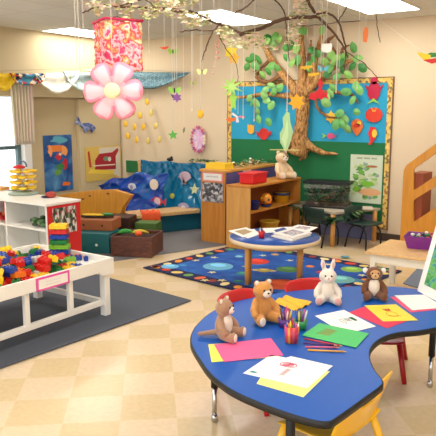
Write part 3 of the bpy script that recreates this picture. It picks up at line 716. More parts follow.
def sheetB(u, v):
    x = -7.2+1.4*u
    top = .55+.22*math.sin(min(1, u*1.1)*math.pi*.55)-.06*math.cos(u*16)*.5
    z_ = top*(1-v)+.18*v
    return (x+.05*v*math.sin(u*9), 7.0-.35*v+.1*math.sin(v*2.5)-.12*u*v+.05*abs(math.sin(u*11+v*5))+.04*abs(math.sin(u*6-v*8))+.012*math.sin(u*40+v*9), z_)
tag(MB().grid(sheetB, 70, 24).build('plastic_sheet', SEAB, solid=.004), 'crumpled deep blue plastic sheet spilling down behind the boat', 'plastic sheet')
def on_sheet(px, py):
    r = ray(px, py).normalized(); best = None
    for fn in (sheetA, sheetB):
        for i in range(121):
            for j in range(61):
                q = Vector(fn(i/120, j/60)); v = q-Vector((0, 0, EYE)); e = (v.normalized()-r).length
                if best is None or e < best[0]-.0004 or (abs(e-best[0]) < .0004 and v.length < best[1]): best = (e, v.length, q)
    return best[2]+Vector((0, -.03, 0))
def blob(n_, label, px, py, Y, r, m, m2=None, shape='o', cat='sea cut-out'):
    p = on_sheet(px, py); r *= 1.5; b = MB().mat(m); mxf = frame_wall((0, 0, 0))
    if shape == 'o': b.prism(circ(r, 10, 1, 1), 0, .012, mxf)
    elif shape == 'fan': b.prism([(-r*.25, -r)]+[(r*(1.05+.1*math.cos(6*R(a)*3))*math.cos(R(a)), r*.8*math.sin(R(a))) for a in range(0, 181, 12)]+[(r*.25, -r)], 0, .012, mxf)
    elif shape == 'star': b.prism(star(r, r*.45), 0, .012, mxf)
    else: b.prism([(-r, 0), (-r*.4, r*.5), (r*.3, r*.45), (r*.75, 0), (r*1.2, r*.4), (r*1.1, -r*.4), (r*.75, -r*.05), (r*.3, -r*.45), (-r*.4, -r*.45)], 0, .012, mxf)
    if m2: b.mat(m2).prism(circ(r*.45, 8), .012, .016, mxf)
    return tag(b.build(n_, None, loc=p), label, cat)
blob('paper_shell', 'cream round paper shell on the deep blue sheet', 155.5, 184, 6.72, .055, M((236, 225, 200), .6))
blob('paper_shell', 'white and grey square paper shell left on the deep blue sheet', 133.5, 186.5, 6.62, .05, M((225, 228, 235), .6), M((160, 160, 190), .6), 'fan')
blob('paper_shell', 'pale pink fan-shaped paper shell high on the teal sheet', 186, 177, 7.0, .07, M((205, 180, 195), .6), None, 'fan')
blob('paper_shell', 'small yellow paper dot on the teal sheet', 173, 195, 6.9, .028, M((225, 225, 90), .6))
blob('paper_shell', 'lilac fan-shaped paper shell at the foot of the teal sheet', 185, 208, 6.78, .07, M((165, 165, 205), .6), M((225, 220, 230), .6), 'fan')
blob('paper_starfish', 'pale yellow paper starfish at the right of the teal sheet', 196, 189, 7.0, .06, M((215, 225, 175), .6), None, 'star')
blob('paper_fish', 'red and white paper fish between the blue sheets above the vest', 159, 201, 6.6, .09, M((200, 60, 80), .6), M((235, 210, 215), .6), 'fish')
tag(MB().box((0, 0, 0), (.62, .02, .2)).build('green_board', M((35, 115, 60), .7, .1, 8), loc=(*ay(140, 167, 7.83).xy, ay(140, 167, 7.83).z)), 'dark green paper strip on the back wall left of the teal sheet', 'paper')
p = ay(151, 169, 7.8); tag(MB().box((0, 0, 0), (.08, .02, .24)).build('paper_strip', PW, loc=p), 'narrow white paper strip beside the green paper strip', 'paper')
p = ay(170, 159.5, 7.42)
tag(MB().ell((0, 0, .0), (.06, .04, .03)).ell((.03, 0, .03), (.02, .02, .02)).build('soft_toy', BLACK, loc=(p.x, p.y, .962)), 'small black toy on top of the teal plastic sheet', 'toy')

# ---------------------------------------------------------------- divider cabinet and bookshelf
DX0, DX1, DY0, DY1, DH = -4.76, -4.38, 6.46, 7.8, .95
PURP = M((92, 88, 150), .6, .05, 5)
t = thing('divider_cabinet', 'tall maple cabinet end with notices and a purple back beside the bookshelf', 'cabinet', (DX0, DY0, 0))
w_, d_ = DX1-DX0, DY1-DY0
MB().box((w_/2, .0125, (DH-.03)/2), (w_, .025, DH-.03)).build('end_panel', OAK, t, bevel=.003)
MB().box((w_/2, d_-.0125, (DH-.03)/2), (w_, .025, DH-.03)).build('end_panel', OAK, t)
MB().box((w_/2-.005, d_/2, DH-.0125), (w_+.03, d_+.02, .03)).build('top_panel', MAPLE, t, bevel=.003)
MB().box((w_-.008, d_/2, (DH-.03)/2), (.014, d_-.06, DH-.04)).build('back_panel', PURP, t, label='purple back panel')
MB().box((w_/2, d_/2, .4), (w_-.03, d_-.06, .02)).build('shelf_board', OAK, t)
MB().box((w_/2, -.004, .86), (w_-.06, .008, .12)).build('notice_card', PW, t, label='white card with pink border and faint print').data.materials[0] = M((236, 150, 140), .6)
b = MB().mat(PW).box((w_/2, -.01, .86), (w_-.1, .004, .085))
b.mat(M((120, 110, 120), .7)).tube([(w_/2-.09+.18*i/20, -.0125, .865+.008*(1 if i % 2 else -1)) for i in range(21)], .0025, 4)
b.build('card_face', None, t)
MB().box((w_/2, -.006, .66), (w_-.06, .008, .25)).build('photo_poster', ramp_mat('bw_photos', [(0, (90, 90, 95)), (.3, (185, 185, 190)), (.5, (60, 60, 66)), (.7, (130, 125, 130)), (.85, (210, 205, 210))], 'cell', 30, .5, const=True), t, label='poster of small grey photographs')
MB().box((w_+.002, .52, .87), (.004, .2, .1)).build('pink_label', M((238, 195, 195), .6), t, label='pink bordered label')
p = Vector((-4.58, 6.62, DH+.004))
open_box('toy_bin', 'yellow shallow bin on the near end of the divider cabinet top', 'bin', p, (.3, .2, .075), M((240, 205, 50), .4), 0, .008)
plant_stuff('plastic_leaves', 'green and brown plastic leaves strewn along the divider cabinet top', 'leaves', (-4.56, 7.28, DH+.004), (.26, .95, .05), GR+[(235, 230, 210), (150, 110, 60)], 110, .06)
plant_stuff('plastic_leaves', 'green plastic leaves on the top of the teal plastic sheet', 'leaves', (-5.45, 7.42, .935), (.5, .1, .04), GR, 50, .06)
# bookshelf
BX0, BX1, BY0, BY1, BH = -4.24, -3.9, 6.28, 7.6, .8
t = thing('bookshelf', 'low open maple bookshelf holding toy tubs with a teddy on top', 'bookshelf', (BX0, BY0, 0))
w_, d_ = BX1-BX0, BY1-BY0
MB().box((w_/2, .0125, (BH-.025)/2), (w_, .025, BH-.025)).build('side_panel', MAPLE, t, bevel=.003)
MB().box((w_/2, d_-.0125, (BH-.025)/2), (w_, .025, BH-.025)).build('side_panel', OAK, t, bevel=.003)
MB().box((w_/2, d_/2, BH-.0125), (w_+.01, d_+.01, .025)).build('top_panel', OAK, t, bevel=.003)
MB().box((.008, d_/2, (BH-.025)/2), (.012, d_-.05, BH-.03)).build('back_panel', M((150, 82, 36), .6, .1, 5), t)
MB().box((w_/2+.005, d_/2, .47), (w_-.02, d_-.055, .022)).build('shelf_board', OAK, t)
MB().box((w_/2+.005, d_/2, .12), (w_-.02, d_-.055, .022)).build('shelf_board', OAK, t)
def tub(name, label, p, r, h, m, rim=None, sq=1):
    t = thing(name, label, 'tub', p)
    MB().lathe([(r*.8, 0), (r, h), (r*1.04, h), (r*1.04, h-.01), (r*.96, h-.004), (r*.76, .006), (.001, .006)], 24).build('tub', m, t)
    if rim: MB().lathe([(r*1.05, h-.03), (r*1.06, h+.003), (r*.98, h+.003), (r*.98, h-.03)], 24).build('rim', rim, t)
    return t
def onshelf(px, py, z_): return az(px, py, z_)
p = az(238, 183, BH); t = thing('toy_bin', 'bright red plastic bin on the bookshelf top in front of the purple panel', 'bin', (-4.06, 6.62, BH+.002), 0)
MB().box((0, 0, .065), (.2, .34, .13), taper=1).build('bin', M((215, 25, 35), .35), t, bevel=.015)
MB().box((0, 0, .126), (.225, .37, .02)).build('rim', M((215, 25, 35), .35), t, bevel=.006)
tub('toy_tub', 'dark blue plastic tub on the middle board of the bookshelf', (-4.02, 6.55, .482), .085, .1, M((25, 45, 130), .4))
tub('toy_tub', 'yellow tub with navy rim at the far end of the bookshelf middle board', (-4.03, 7.3, .482), .11, .13, M((228, 180, 40), .4), M((35, 45, 90), .4))
tub('toy_tub', 'yellow tub on the lowest board of the bookshelf', (-4.03, 6.98, .132), .13, .14, M((222, 180, 60), .5))
b = MB().mat(M((240, 150, 40), .4)).ell((0, 0, .075), .075, seg=18, rings=12)
for i in range(12):
    a = i*2.4; zz = -.8+1.6*(i+.5)/12; rr = math.sqrt(1-zz*zz)
    b.mat(M(((235, 70, 50), (245, 215, 60), (60, 60, 60))[i % 3], .4)).ell((.07*rr*math.cos(a), .07*rr*math.sin(a), .075+.07*zz), .017, seg=8, rings=6)
tag(b.build('toy_ball', None, loc=(-4.0, 6.84, .505)), 'orange and yellow spotted toy ball on the middle board of the bookshelf', 'ball')
tag(MB().lathe([(.05, 0), (.075, .022), (.065, .024), (.04, .006)], 16).build('ball_dish', M((30, 50, 130), .4), loc=(-4.0, 6.84, .482)), 'small blue dish under the spotted toy ball', 'dish')
plush('plush_bear', 'cream plush teddy bear sitting on the far end of the bookshelf', 'plush toy', (-4.03, 7.28, BH+.002), R(70), M((226, 198, 160), .95, .12, 120, .5, sheen=.3), 1.5, 'bear', None, CREAM, CREAM)

# ---------------------------------------------------------------- round table
rp_ = az(275, 237, .48); RC_ = Vector((-2.93, 5.25, 0))
pp = [az(*q, .48) for q in ((228, 234.5), (322, 237), (275, 249.5), (275, 226))]
RC_ = Vector((sum(p.x for p in pp)/4, sum(p.y for p in pp)/4, 0)); RR = .44
t = thing('round_table', 'small round blue-topped table on wooden legs standing on the rug', 'table', RC_)
MB().lathe([(RR, .465), (RR, .4805), (.001, .4805)], 48).build('tabletop', M((35, 80, 165), .3, .05, 60), t)
MB().lathe([(RR-.002, .44), (RR+.006, .442), (RR+.006, .478), (RR-.0005, .4797), (RR-.0005, .44)], 48).build('edge_band', M((226, 205, 170), .5), t)
MB().lathe([(RR-.1, .40), (RR-.08, .445), (RR-.12, .445), (RR-.14, .40)], 40).build('apron', TAN, t)
l1 = az(249, 284)-RC_; l2 = az(300, 281)-RC_
for v in (l1, l2, -l1, -l2):
    v = v.normalized()*min(v.length, RR-.1)
    MB().tube([(v.x, v.y, .45), (v.x, v.y, .018)], [.028, .024], 12).build('leg', MAPLE, t)
RZ = .4815
def rpaper(label, pxs, dz, m, th=.0015, name='sheet_of_paper', cat='paper'):
    ps = [az(x, y, RZ) for x, y in pxs]; c = sum(ps, Vector())/4; b = MB().mat(m).prism([(p.x-c.x, p.y-c.y) for p in ps], 0, th)
    return b, c, [(p.x-c.x, p.y-c.y) for p in ps]
def rput(label, pxs, dz, m, th=.0015, pic=None, name='sheet_of_paper', cat='paper'):
    b, c, l = rpaper(label, pxs, dz, m, th)
    if pic: b.mat(pic).prism([(x*.6, y*.6) for x, y in l], th, th+.0006)
    return tag(b.build(name, None, loc=(c.x, c.y, RZ+dz)), label, cat)
rput('white picture sheet with brown drawing at the left of the round table', [(228, 231), (246, 227.5), (258, 232), (243, 237.5)], .001, PW, pic=M((175, 150, 110), .7))
rput('white sheet under the drawing at the left of the round table', [(238, 234), (254, 229), (260, 234), (248, 238.5)], .0001, PW, .0008)
rput('white sheet of paper at the back of the round table', [(262, 228.5), (290, 227), (298, 231), (266, 233)], .001, PW)
rput('small dark blue card lying on papers of the round table', [(274, 230.5), (284, 227.8), (290, 231.5), (276, 232.5)], .003, M((35, 70, 140), .5))
PICC = ramp_mat('book_cover', [(0, (200, 190, 195)), (.35, (120, 140, 190)), (.5, (225, 215, 200)), (.7, (190, 130, 130)), (.9, (90, 110, 130))], 'cell', 45, .5, const=True)
rput('white picture book lowest in the pile on the round table', [(271, 237), (292, 231), (311, 236), (292, 242)], .002, M((228, 224, 220), .5), .012, PICC, 'picture_book', 'book')
rput('picture book with coloured cover on top of the book pile on round table', [(273, 235.5), (294, 229.8), (312, 235), (293, 240.5)], .0150, M((236, 232, 228), .5), .010, PICC, 'picture_book', 'book')
rput('open picture magazine at the right of the round table', [(288, 231), (298, 227.3), (318, 230), (309, 234.5)], .0265, PW, .003, PICC, 'magazine', 'magazine')
p = az(261.5, 238, RZ); t = thing('crayon_cup', 'red plastic cup of pens on the round table', 'cup', (p.x, p.y, RZ+.004))
MB().lathe([(.026, 0), (.032, .065), (.029, .065), (.022, .004), (.001, .004)], 20).build('cup', RED, t)
for i in range(3):
    tag(MB().tube([(p.x+.008*i-.008, p.y, RZ+.01), (p.x+.016*i-.02, p.y+.004, RZ+.1-.008*i)], .004, 6).build('pen', M(((230, 230, 235), (60, 70, 90), (180, 60, 60))[i], .4)), ('white', 'dark grey', 'red')[i]+' pen standing in the red cup on the round table', 'pen')

# ---------------------------------------------------------------- tank table
poly = [(-4.03, 7.48), (-3.18, 7.12), (-2.83, 7.8), (-3.95, 7.82)]; TT = .44; cx, cy = -3.5, 7.55
t = thing('science_table', 'low table with a leaf garland and glass tank below the bulletin board', 'table', (cx, cy, 0))
pl = [(x-cx, y-cy) for x, y in poly]
MB().prism(pl, TT-.03, TT).build('tabletop', M((190, 180, 160), .5, .05, 8), t, bevel=.003)
for i, (x, y) in enumerate(pl):
    MB().tube([(x*.92, y*(.92 if i < 2 else .8), TT-.03), (x*.92, y*(.92 if i < 2 else .8), 0)], .03, 10).build('leg', MAPLE, t)
tag(MB().box((0, 0, .17), (.75, .03, .34)).build('lilac_panel', M((120, 125, 165), .7), loc=(-3.3, 7.8, .001)), 'pale lilac-blue panel leaning on the wall under the science table', 'panel')
# terrarium
p = Vector((-3.45, 7.52, TT+.001)); tl, tdp, thh = .6, .3, .33
t = thing('terrarium', 'glass terrarium tank with black rim full of plants on the low table', 'terrarium', p, R(10))
for nm, z0 in (('bottom_rim', .0), ('top_rim', thh-.02)):
    b = MB()
    for s in (-1, 1): b.box((0, s*(tdp/2-.01), z0+.0125), (tl, .02, .025)); b.box((s*(tl/2-.01), 0, z0+.0125), (.02, tdp-.04, .025))
    b.build(nm, BLACK, t)
b = MB()
for s in (-1, 1): b.box((0, s*(tdp/2-.006), thh/2), (tl-.02, .004, thh-.05)); b.box((s*(tl/2-.006), 0, thh/2), (.004, tdp-.03, thh-.05))
b.build('glass_panes', GLASS, t)
MB().box((0, 0, thh+.008), (tl+.02, tdp+.02, .014)).build('lid', BLACK, t)
MB().box((0, 0, .04), (tl-.03, tdp-.03, .06)).build('soil', ramp_mat('soil', [(.3, (40, 32, 24)), (.6, (80, 62, 42)), (.8, (170, 165, 155))], 'noise', 25, .9), t)
b = MB(); gc = GR+[(28, 48, 25), (60, 45, 30), (20, 35, 20), (40, 60, 30), (80, 60, 40), (25, 45, 25)]
for i in range(620):
    q = Vector((rnd.uniform(-.47, .47)*tl, rnd.uniform(-.3, .42)*tdp, .07+rnd.random()*.22)); a = rnd.uniform(0, 6.28); s_ = .042
    b.mat(M(rnd.choice(gc), .6)); d2_ = Vector((math.cos(a)*.6, math.sin(a)*.3, rnd.uniform(-.5, .8)))*s_*1.4; w2 = Vector((math.cos(a+1.5), .2, .3))*s_*.5
    q.x = max(-tl/2+.05, min(tl/2-.05, q.x)); q.y = max(-tdp/2+.05, min(tdp/2-.05, q.y)); q.z = min(q.z, thh-.06)
    b.add([q-w2*.2, q+d2_*.5+w2, q+d2_, q+d2_*.5-w2], [(0, 1, 2), (0, 2, 3)])
o = b.build('plants', None, t); o['kind'] = 'stuff'
MB().tube([(-.1, .02, .07), (0, -.03, .12), (.08, .0, .2), (.16, .03, .17), (.24, .0, .2)], [.018, .02, .015, .012, .008], 8).build('driftwood', M((150, 100, 60), .8), t)
tag(MB().box((0, 0, .008), (.3, .22, .016)).build('picture_book', M((235, 225, 205), .5), loc=(-3.03, 7.62, TT+.001), rot=(0, 0, R(25))), 'cream booklet lying on the low table right of the terrarium', 'book')
# garland of leaves on the table front edge
b = MB()
edge = [Vector((-4.03, 7.48, TT)), Vector((-3.18, 7.12, TT)), Vector((-2.83, 7.8, TT))]
tk = thing('leaf_garland', 'green leaf garland hanging along the front edge of the low table', 'garland', (-3.18, 7.1, TT))
rel = edge[1]
vine = [edge[0]+Vector((-.02, -.03, .012)), edge[0].lerp(edge[1], .5)+Vector((-.02, -.035, -.03)), edge[1]+Vector((0, -.035, -.06)), edge[1].lerp(edge[2], .3)+Vector((.03, 0, -.01)), edge[1].lerp(edge[2], .55)+Vector((.035, -.0, -.0))]
MB().tube([v-tk.location for v in spline(vine, 6, False)], .004, 6).build('vine', M((60, 80, 40), .7), tk)
def leaf_mesh(s_, m, c=(0, 0, 0), rot=None):
    b = MB(); pts = [(0, 0), (.3, .32), (.7, .3), (1, 0), (.7, -.3), (.3, -.32)]
    mxl = Matrix.Translation(c) @ (rot if rot is not None else Matrix())
    vs_ = [(x*s_, y*s_, -.12*s_*abs(y)) for x, y in pts]+[(.5*s_, 0, .06*s_)]
    return b.add(vs_, [(6, i, (i+1) % 6) for i in range(6)], False, mxl)
vl = spline(vine, 9, False)
for i, v in enumerate(vl):
    if i > 44: break
    q = v-tk.location
    near = 1.0 if (v-edge[1]).length < .3 else .6
    leaf_mesh(.13*near+rnd.random()*.02, None, q, Matrix.Rotation(rnd.uniform(0, 6.28), 4, 'Z') @ Matrix.Rotation(rnd.uniform(.1, .9), 4, 'Y')).build('leaf', M(rnd.choice([(40, 85, 45), (60, 110, 55), (110, 135, 85), (30, 65, 40)]), .5), tk, solid=.002)
# dark green chairs with metal legs
def metal_chair(label, loc, rz):
    t = thing('school_chair', label, 'chair', loc, rz); m = M((18, 52, 48), .45); s = .3
    MB().grid(lambda u, v: ((u-.5)*.34, (v-.5)*.32, s+.015*(2*(u-.5))**2), 8, 6).build('seat', m, t, solid=.012)
    MB().grid(lambda u, v: ((u-.5)*.36, .17+.05*v-.03*(2*(u-.5))**2, .33+.17*v), 8, 5).build('backrest', m, t, solid=.012)
    for sx in (-1, 1):
        MB().tube(spline([(sx*.15, -.14, 0), (sx*.15, -.13, .2), (sx*.14, -.05, .285), (sx*.13, .08, .29)], 4, False), .011, 8).build('leg', BLACK, t)
        MB().tube(spline([(sx*.15, .18, 0), (sx*.15, .12, .22), (sx*.14, .06, .288)], 4, False), .011, 8).build('leg', BLACK, t)
        MB().tube([(sx*.13, .08, .29), (sx*.14, .16, .31), (sx*.14, .19, .42)], .01, 8).build('back_support', BLACK, t)
    return t
metal_chair('dark green school chair at the left side of the terrarium table', (-3.36, 7.17, 0), R(165))
metal_chair('dark green school chair at the right side of the terrarium table', (-2.85, 7.32, 0), R(75))

# ---------------------------------------------------------------- tan table with bin, climber
BZ = .43
t = thing('side_table', 'small light wood table with white legs by the climber', 'table', (-2.05, 5.3, 0))
TW, TD = 1.0, .66
MB().box((TW/2, TD/2, BZ-.012), (TW, TD, .024)).build('tabletop', TAN, t, bevel=.004)
b = MB(); b.box((TW/2, .05, BZ-.065), (TW-.08, .02, .08)); b.box((TW/2, TD-.05, BZ-.065), (TW-.08, .02, .08)); b.box((.05, TD/2, BZ-.065), (.02, TD-.12, .08)); b.box((TW-.05, TD/2, BZ-.065), (.02, TD-.12, .08)); b.build('apron', OFFWHITE, t)
for x, y in ((.06, .06), (TW-.06, .06), (.06, TD-.06), (TW-.06, TD-.06)):
    MB().box((x, y, (BZ-.025)/2), (.05, .05, BZ-.025)).build('leg', OFFWHITE, t, bevel=.003)
p = az(422, 248.5, BZ)
t = thing('toy_bin', 'purple plastic bin of mixed toys on the light wood table', 'bin', (p.x+.02, p.y+.05, BZ+.001), R(8))
b = MB(); zt = .12
def ring(w0, d0, z_): return [(-w0/2, -d0/2, z_), (w0/2, -d0/2, z_), (w0/2, d0/2, z_), (-w0/2, d0/2, z_)]
vs_ = ring(.3, .2, 0)+ring(.37, .26, zt)+ring(.35, .24, zt)+ring(.28, .18, .01)
b.add(vs_, [(3, 2, 1, 0)]+[(k*4+i, k*4+(i+1) % 4, (k+1)*4+(i+1) % 4, (k+1)*4+i) for k in range(3) for i in range(4)]+[(12, 13, 14, 15)])
b.build('bin', M((125, 45, 145), .35), t)
p0 = Vector((p.x+.02, p.y+.05, BZ))
hb = MB()
for i in range(46):
    hb.mat(M(rnd.choice([(210, 50, 50), (235, 225, 210), (60, 140, 90), (50, 60, 70), (240, 140, 50), (60, 110, 170), (200, 40, 60)]), .4))
    c_ = (rnd.uniform(-.13, .13), rnd.uniform(-.07, .07), rnd.uniform(.05, .135)); hb.ell(c_, (rnd.uniform(.012, .03), .018, .015), Matrix.Rotation(rnd.random()*3, 4, 'Z'), 8, 6)
tag(hb.build('small_toys', None, loc=p0, rot=(0, 0, R(8))), 'jumble of small coloured toys filling the purple bin', 'toys', None, 'stuff')
# climber: plywood side panels with cut-outs
CY = 7.3
def cw(x, y): q = ay(x, y, CY); return Vector((q.x, q.z))
ox = cw(403.5, 180).x
t = thing('climbing_frame', 'golden plywood climbing frame with sloping top and rounded cut-outs', 'climbing frame', (ox, CY, 0))
def rr(p_): v = cw(*p_); return (v.x-ox, v.y)
def panel():
    top = [rr(q) for q in ((407, 165), (417, 157.5), (427, 150.3), (437, 143), (450, 134))]
    WID = top[-1][0]+.35
    outer = [(0, 0), (0, rr((403.5, 176))[1]), (.004, rr((404, 170))[1]), (.02, rr((405, 167))[1])]+top+[(WID-.05, top[-1][1]+.02), (WID, top[-1][1]-.08), (WID, 0)]
    def par(pts, r=.03):
        out = []
        for i in range(4):
            a_, b2, c2 = Vector(pts[i-1]), Vector(pts[i]), Vector(pts[(i+1) % 4])
            u_ = (a_-b2).normalized()*r; w2 = (c2-b2).normalized()*r
            for k in range(5):
                q = k/4; out.append(tuple(b2+u_*(1-q)**2+w2*q**2))
        return out
    holes = [par([rr(q) for q in h_]) for h_ in (((414, 190.5), (452, 165), (452, 142), (414, 169)), ((414, 222), (452, 196), (452, 176), (414, 200)))]
    cu = bpy.data.curves.new('c', 'CURVE'); cu.dimensions = '2D'; cu.fill_mode = 'BOTH'; cu.extrude = .018
    for pl_ in [outer]+holes:
        s = cu.splines.new('POLY'); s.points.add(len(pl_)-1); s.use_cyclic_u = True
        for pt_, (x, y) in zip(s.points, pl_): pt_.co = (x, y, 0, 1)
    tmp = bpy.data.objects.new('tmp', cu); COL.objects.link(tmp)
    me = bpy.data.meshes.new_from_object(tmp.evaluated_get(bpy.context.evaluated_depsgraph_get()))
    bpy.data.objects.remove(tmp); me.transform(Matrix(((1, 0, 0, 0), (0, 0, 1, 0), (0, 1, 0, 0), (0, 0, 0, 1)))); return me
me = panel(); me.materials.clear(); me.materials.append(MUST)
o = bpy.data.objects.new('side_panel', me); COL.objects.link(o); o.parent = t
MB().box((.5, .45, .17), (1.0, .03, .34)).build('rear_panel', MUST, t, bevel=.004)
RB_ = M((150, 68, 30), .5, .1, 5)
qa = ay(415.5, 172, CY+.2); qb = ay(428, 172, CY+.2)
MB().box(((qa.x+qb.x)/2-ox, .2, qa.z/2), (qb.x-qa.x, .36, qa.z)).build('inner_post', RB_, t, label='reddish brown inner board')
MB().box((.5, .23, .3), (.95, .4, .03)).build('platform', RB_, t)
# ---------------------------------------------------------------- bulletin board
bx0, bx1, bz0, bz1 = -5.27, -2.76, .16, 2.11; YB = WY-.001
t = thing('bulletin_board', 'large bulletin board with blue sky paper, green ground and patterned yellow border', 'bulletin board', ((bx0+bx1)/2, YB, bz0))
w_, h_ = bx1-bx0, bz1-bz0; hz = 1.17-bz0
hzn = ay(385, 143, WY).z-bz0
MB().box((0, -.01, hzn/2), (w_-.1, .016, hzn)).build('grass_paper', M((18, 112, 62), .75, .06, 3), t)
MB().box((0, -.01, (hzn+h_)/2), (w_-.1, .016, h_-hzn)).build('sky_paper', M((38, 162, 205), .75, .05, 3), t)
BORD = ramp_mat('border_print', [(0, (225, 188, 95)), (.55, (236, 204, 115)), (.7, (170, 120, 65)), (.88, (120, 110, 70))], 'cell', 34, .6, const=True)
for nm, c, d in (('top', (0, -.014, h_-.03), (w_, .024, .06)), ('bottom', (0, -.014, .03), (w_, .024, .06)), ('l', (-w_/2+.03, -.014, h_/2), (.06, .024, h_-.12)), ('r', (w_/2-.03, -.014, h_/2), (.06, .024, h_-.12))):
    bo = MB().box(c, d).build('border', BORD, t)
MB().box((0, -.012, h_+.006), (w_+.03, .02, .012)).box((0, -.012, -.006), (w_+.03, .02, .012)).box((-w_/2-.007, -.012, h_/2), (.014, .02, h_)).box((w_/2+.007, -.012, h_/2), (.014, .02, h_)).build('frame', M((120, 85, 60), .5), t)

def W(px, py, off=.03): v = ay(px, py, WY-off); return v
# paper tree
BARK = ramp_mat('bark_paper', [(.3, (84, 50, 24)), (.45, (160, 108, 56)), (.6, (205, 160, 98)), (.72, (120, 76, 38))], 'noise', 18, .85, (1.2, 1.2, .35), dist=2.2, bump=.6)
BARK2 = ramp_mat('bark_dark', [(.2, (92, 58, 38)), (.6, (150, 102, 62)), (.85, (185, 140, 90))], 'noise', 22, .85, dist=2, bump=.5)
tr = thing('paper_tree', 'large crumpled brown paper tree with green leaves climbing over the bulletin board', 'tree', W(300, 150, .05))
def TL(px, py, off): return W(px, py, off)-tr.location
def branch(nm, pts, rs, m, parent=tr, off=.06, seg=9, jit=.012):
    P_ = spline([TL(x, y, off) for x, y in pts], 5, False); n = len(P_)
    R_ = []
    for i in range(n):
        q = i/(n-1)*(len(rs)-1); k = min(int(q), len(rs)-2); R_.append((rs[k]*(1-(q-k))+rs[k+1]*(q-k))*(1+rnd.uniform(-.12, .12)))
    P_ = [p+Vector((rnd.uniform(-jit, jit), rnd.uniform(-jit, jit)*.4, rnd.uniform(-jit, jit)))*.5 for p in P_]
    return MB().tube(P_, R_, seg).build(nm, m, parent)
branch('trunk', [(297, 154), (300, 140), (302, 120), (303, 104), (302, 92)], [.13, .095, .085, .085, .10], BARK, off=.09, seg=14)
for i, dx in enumerate((-7, -4.5, -2, 0, 2.5, 5, 7.5)):
    branch('bark_ridge', [(294+dx*1.3, 150), (300+dx*.8, 135), (302+dx*.7, 115), (302+dx*.8, 95)], [.022, .024, .018, .022], BARK2 if i % 2 else BARK, off=.155-.008*abs(dx), seg=7, jit=.03)
for pts, rs in (([(297, 146), (288, 150), (284, 154), (281, 158)], [.06, .04, .03, .012]), ([(303, 142), (306, 150), (304, 157), (299, 160)], [.07, .04, .028, .012]), ([(304, 142), (314, 149), (325, 153), (338, 154)], [.08, .045, .03, .01]), ([(300, 146), (303, 152), (309, 150)], [.06, .04, .02])):
    branch('root', pts, rs, BARK)
brs = [([(300, 95), (290, 83), (277, 67), (266, 50), (263, 45)], [.09, .06, .05, .04, .02]), ([(302, 92), (303, 75), (302, 55), (301, 38), (303, 26)], [.09, .06, .05, .035, .02]),
       ([(304, 92), (312, 75), (316, 55), (320, 42), (322, 30)], [.08, .05, .04, .03, .015]), ([(305, 94), (318, 80), (332, 68), (346, 62), (356, 60)], [.07, .05, .04, .03, .012]),
       ([(298, 97), (280, 95), (262, 94), (246, 97), (232, 97)], [.06, .035, .03, .025, .015]), ([(282, 75), (268, 82), (256, 76), (262, 70)], [.03, .03, .025, .02]), ([(335, 68), (334, 52), (327, 42), (335, 36)], [.03, .035, .03, .01]),
       ([(306, 96), (322, 92), (340, 93), (352, 95), (358, 104)], [.06, .03, .025, .02, .01]), ([(345, 62), (342, 50), (349, 45)], [.03, .02, .01]), ([(318, 95), (316, 105), (322, 113), (334, 118), (345, 112)], [.03, .02, .018, .014, .008]),
       ([(270, 60), (263, 66), (254, 72)], [.03, .02, .012]), ([(302, 60), (309, 52), (311, 40)], [.025, .02, .01])]
for i, (p_, r_) in enumerate(brs): branch('branch', p_, r_, BARK if i < 5 else BARK2, off=.1 if i < 5 else .09)
LG = [M(c, .55) for c in ((75, 150, 62), (112, 172, 82), (50, 120, 50), (140, 190, 95), (95, 160, 80))]
LG2 = [M(c, .55) for c in ((118, 182, 98), (140, 195, 112), (98, 168, 92))]
lp = [(268, 38), (275, 36), (272, 44), (266, 41), (279, 39), (253, 57), (249, 60), (258, 60), (247, 67), (255, 66), (273, 46), (268, 72), (262, 75), (271, 66), (277, 69), (266, 100), (271, 105), (258, 119), (268, 122), (257, 112), (264, 95), (252, 102), (249, 98), (255, 103),
      (291, 63), (286, 58), (287, 48), (296, 48), (290, 44), (312, 50), (318, 54), (313, 60), (322, 30), (303, 31), (331, 55), (336, 60), (344, 57), (353, 48), (357, 58), (362, 68), (352, 66), (341, 70), (337, 76), (325, 62), (330, 68), (327, 74), (340, 62),
      (356, 86), (352, 100), (346, 92), (327, 98), (333, 88), (326, 103), (339, 113), (341, 124), (347, 129), (340, 120), (356, 112), (335, 125), (271, 86), (279, 88), (273, 92), (265, 90), (309, 66), (297, 60), (348, 75), (359, 90), (345, 120), (330, 93)]
for i, (x, y) in enumerate(lp):
    r_ = .046+.014*rnd.random(); c = TL(x, y, .15+.05*rnd.random()); a = rnd.uniform(0, 6.28)
    b = MB(); mxl = Matrix.Translation(c) @ Matrix.Rotation(rnd.uniform(-.5, .5), 4, 'Z') @ Matrix.Rotation(rnd.uniform(-.4, .4), 4, 'X') @ frame_wall((0, 0, 0)) @ Matrix.Rotation(a, 4, 'Z')
    pts = [(r_*1.25*math.cos(R(k*30))*(1 if k else 1.15), r_*.95*math.sin(R(k*30))) for k in range(12)]
    b.add([(x_, y_, -.012) for x_, y_ in pts]+[(0, 0, .006)], [(12, k, (k+1) % 12) for k in range(12)], False, mxl)
    b.build('leaf', rnd.choice(LG if y < 76 else LG2), tr, solid=.003)

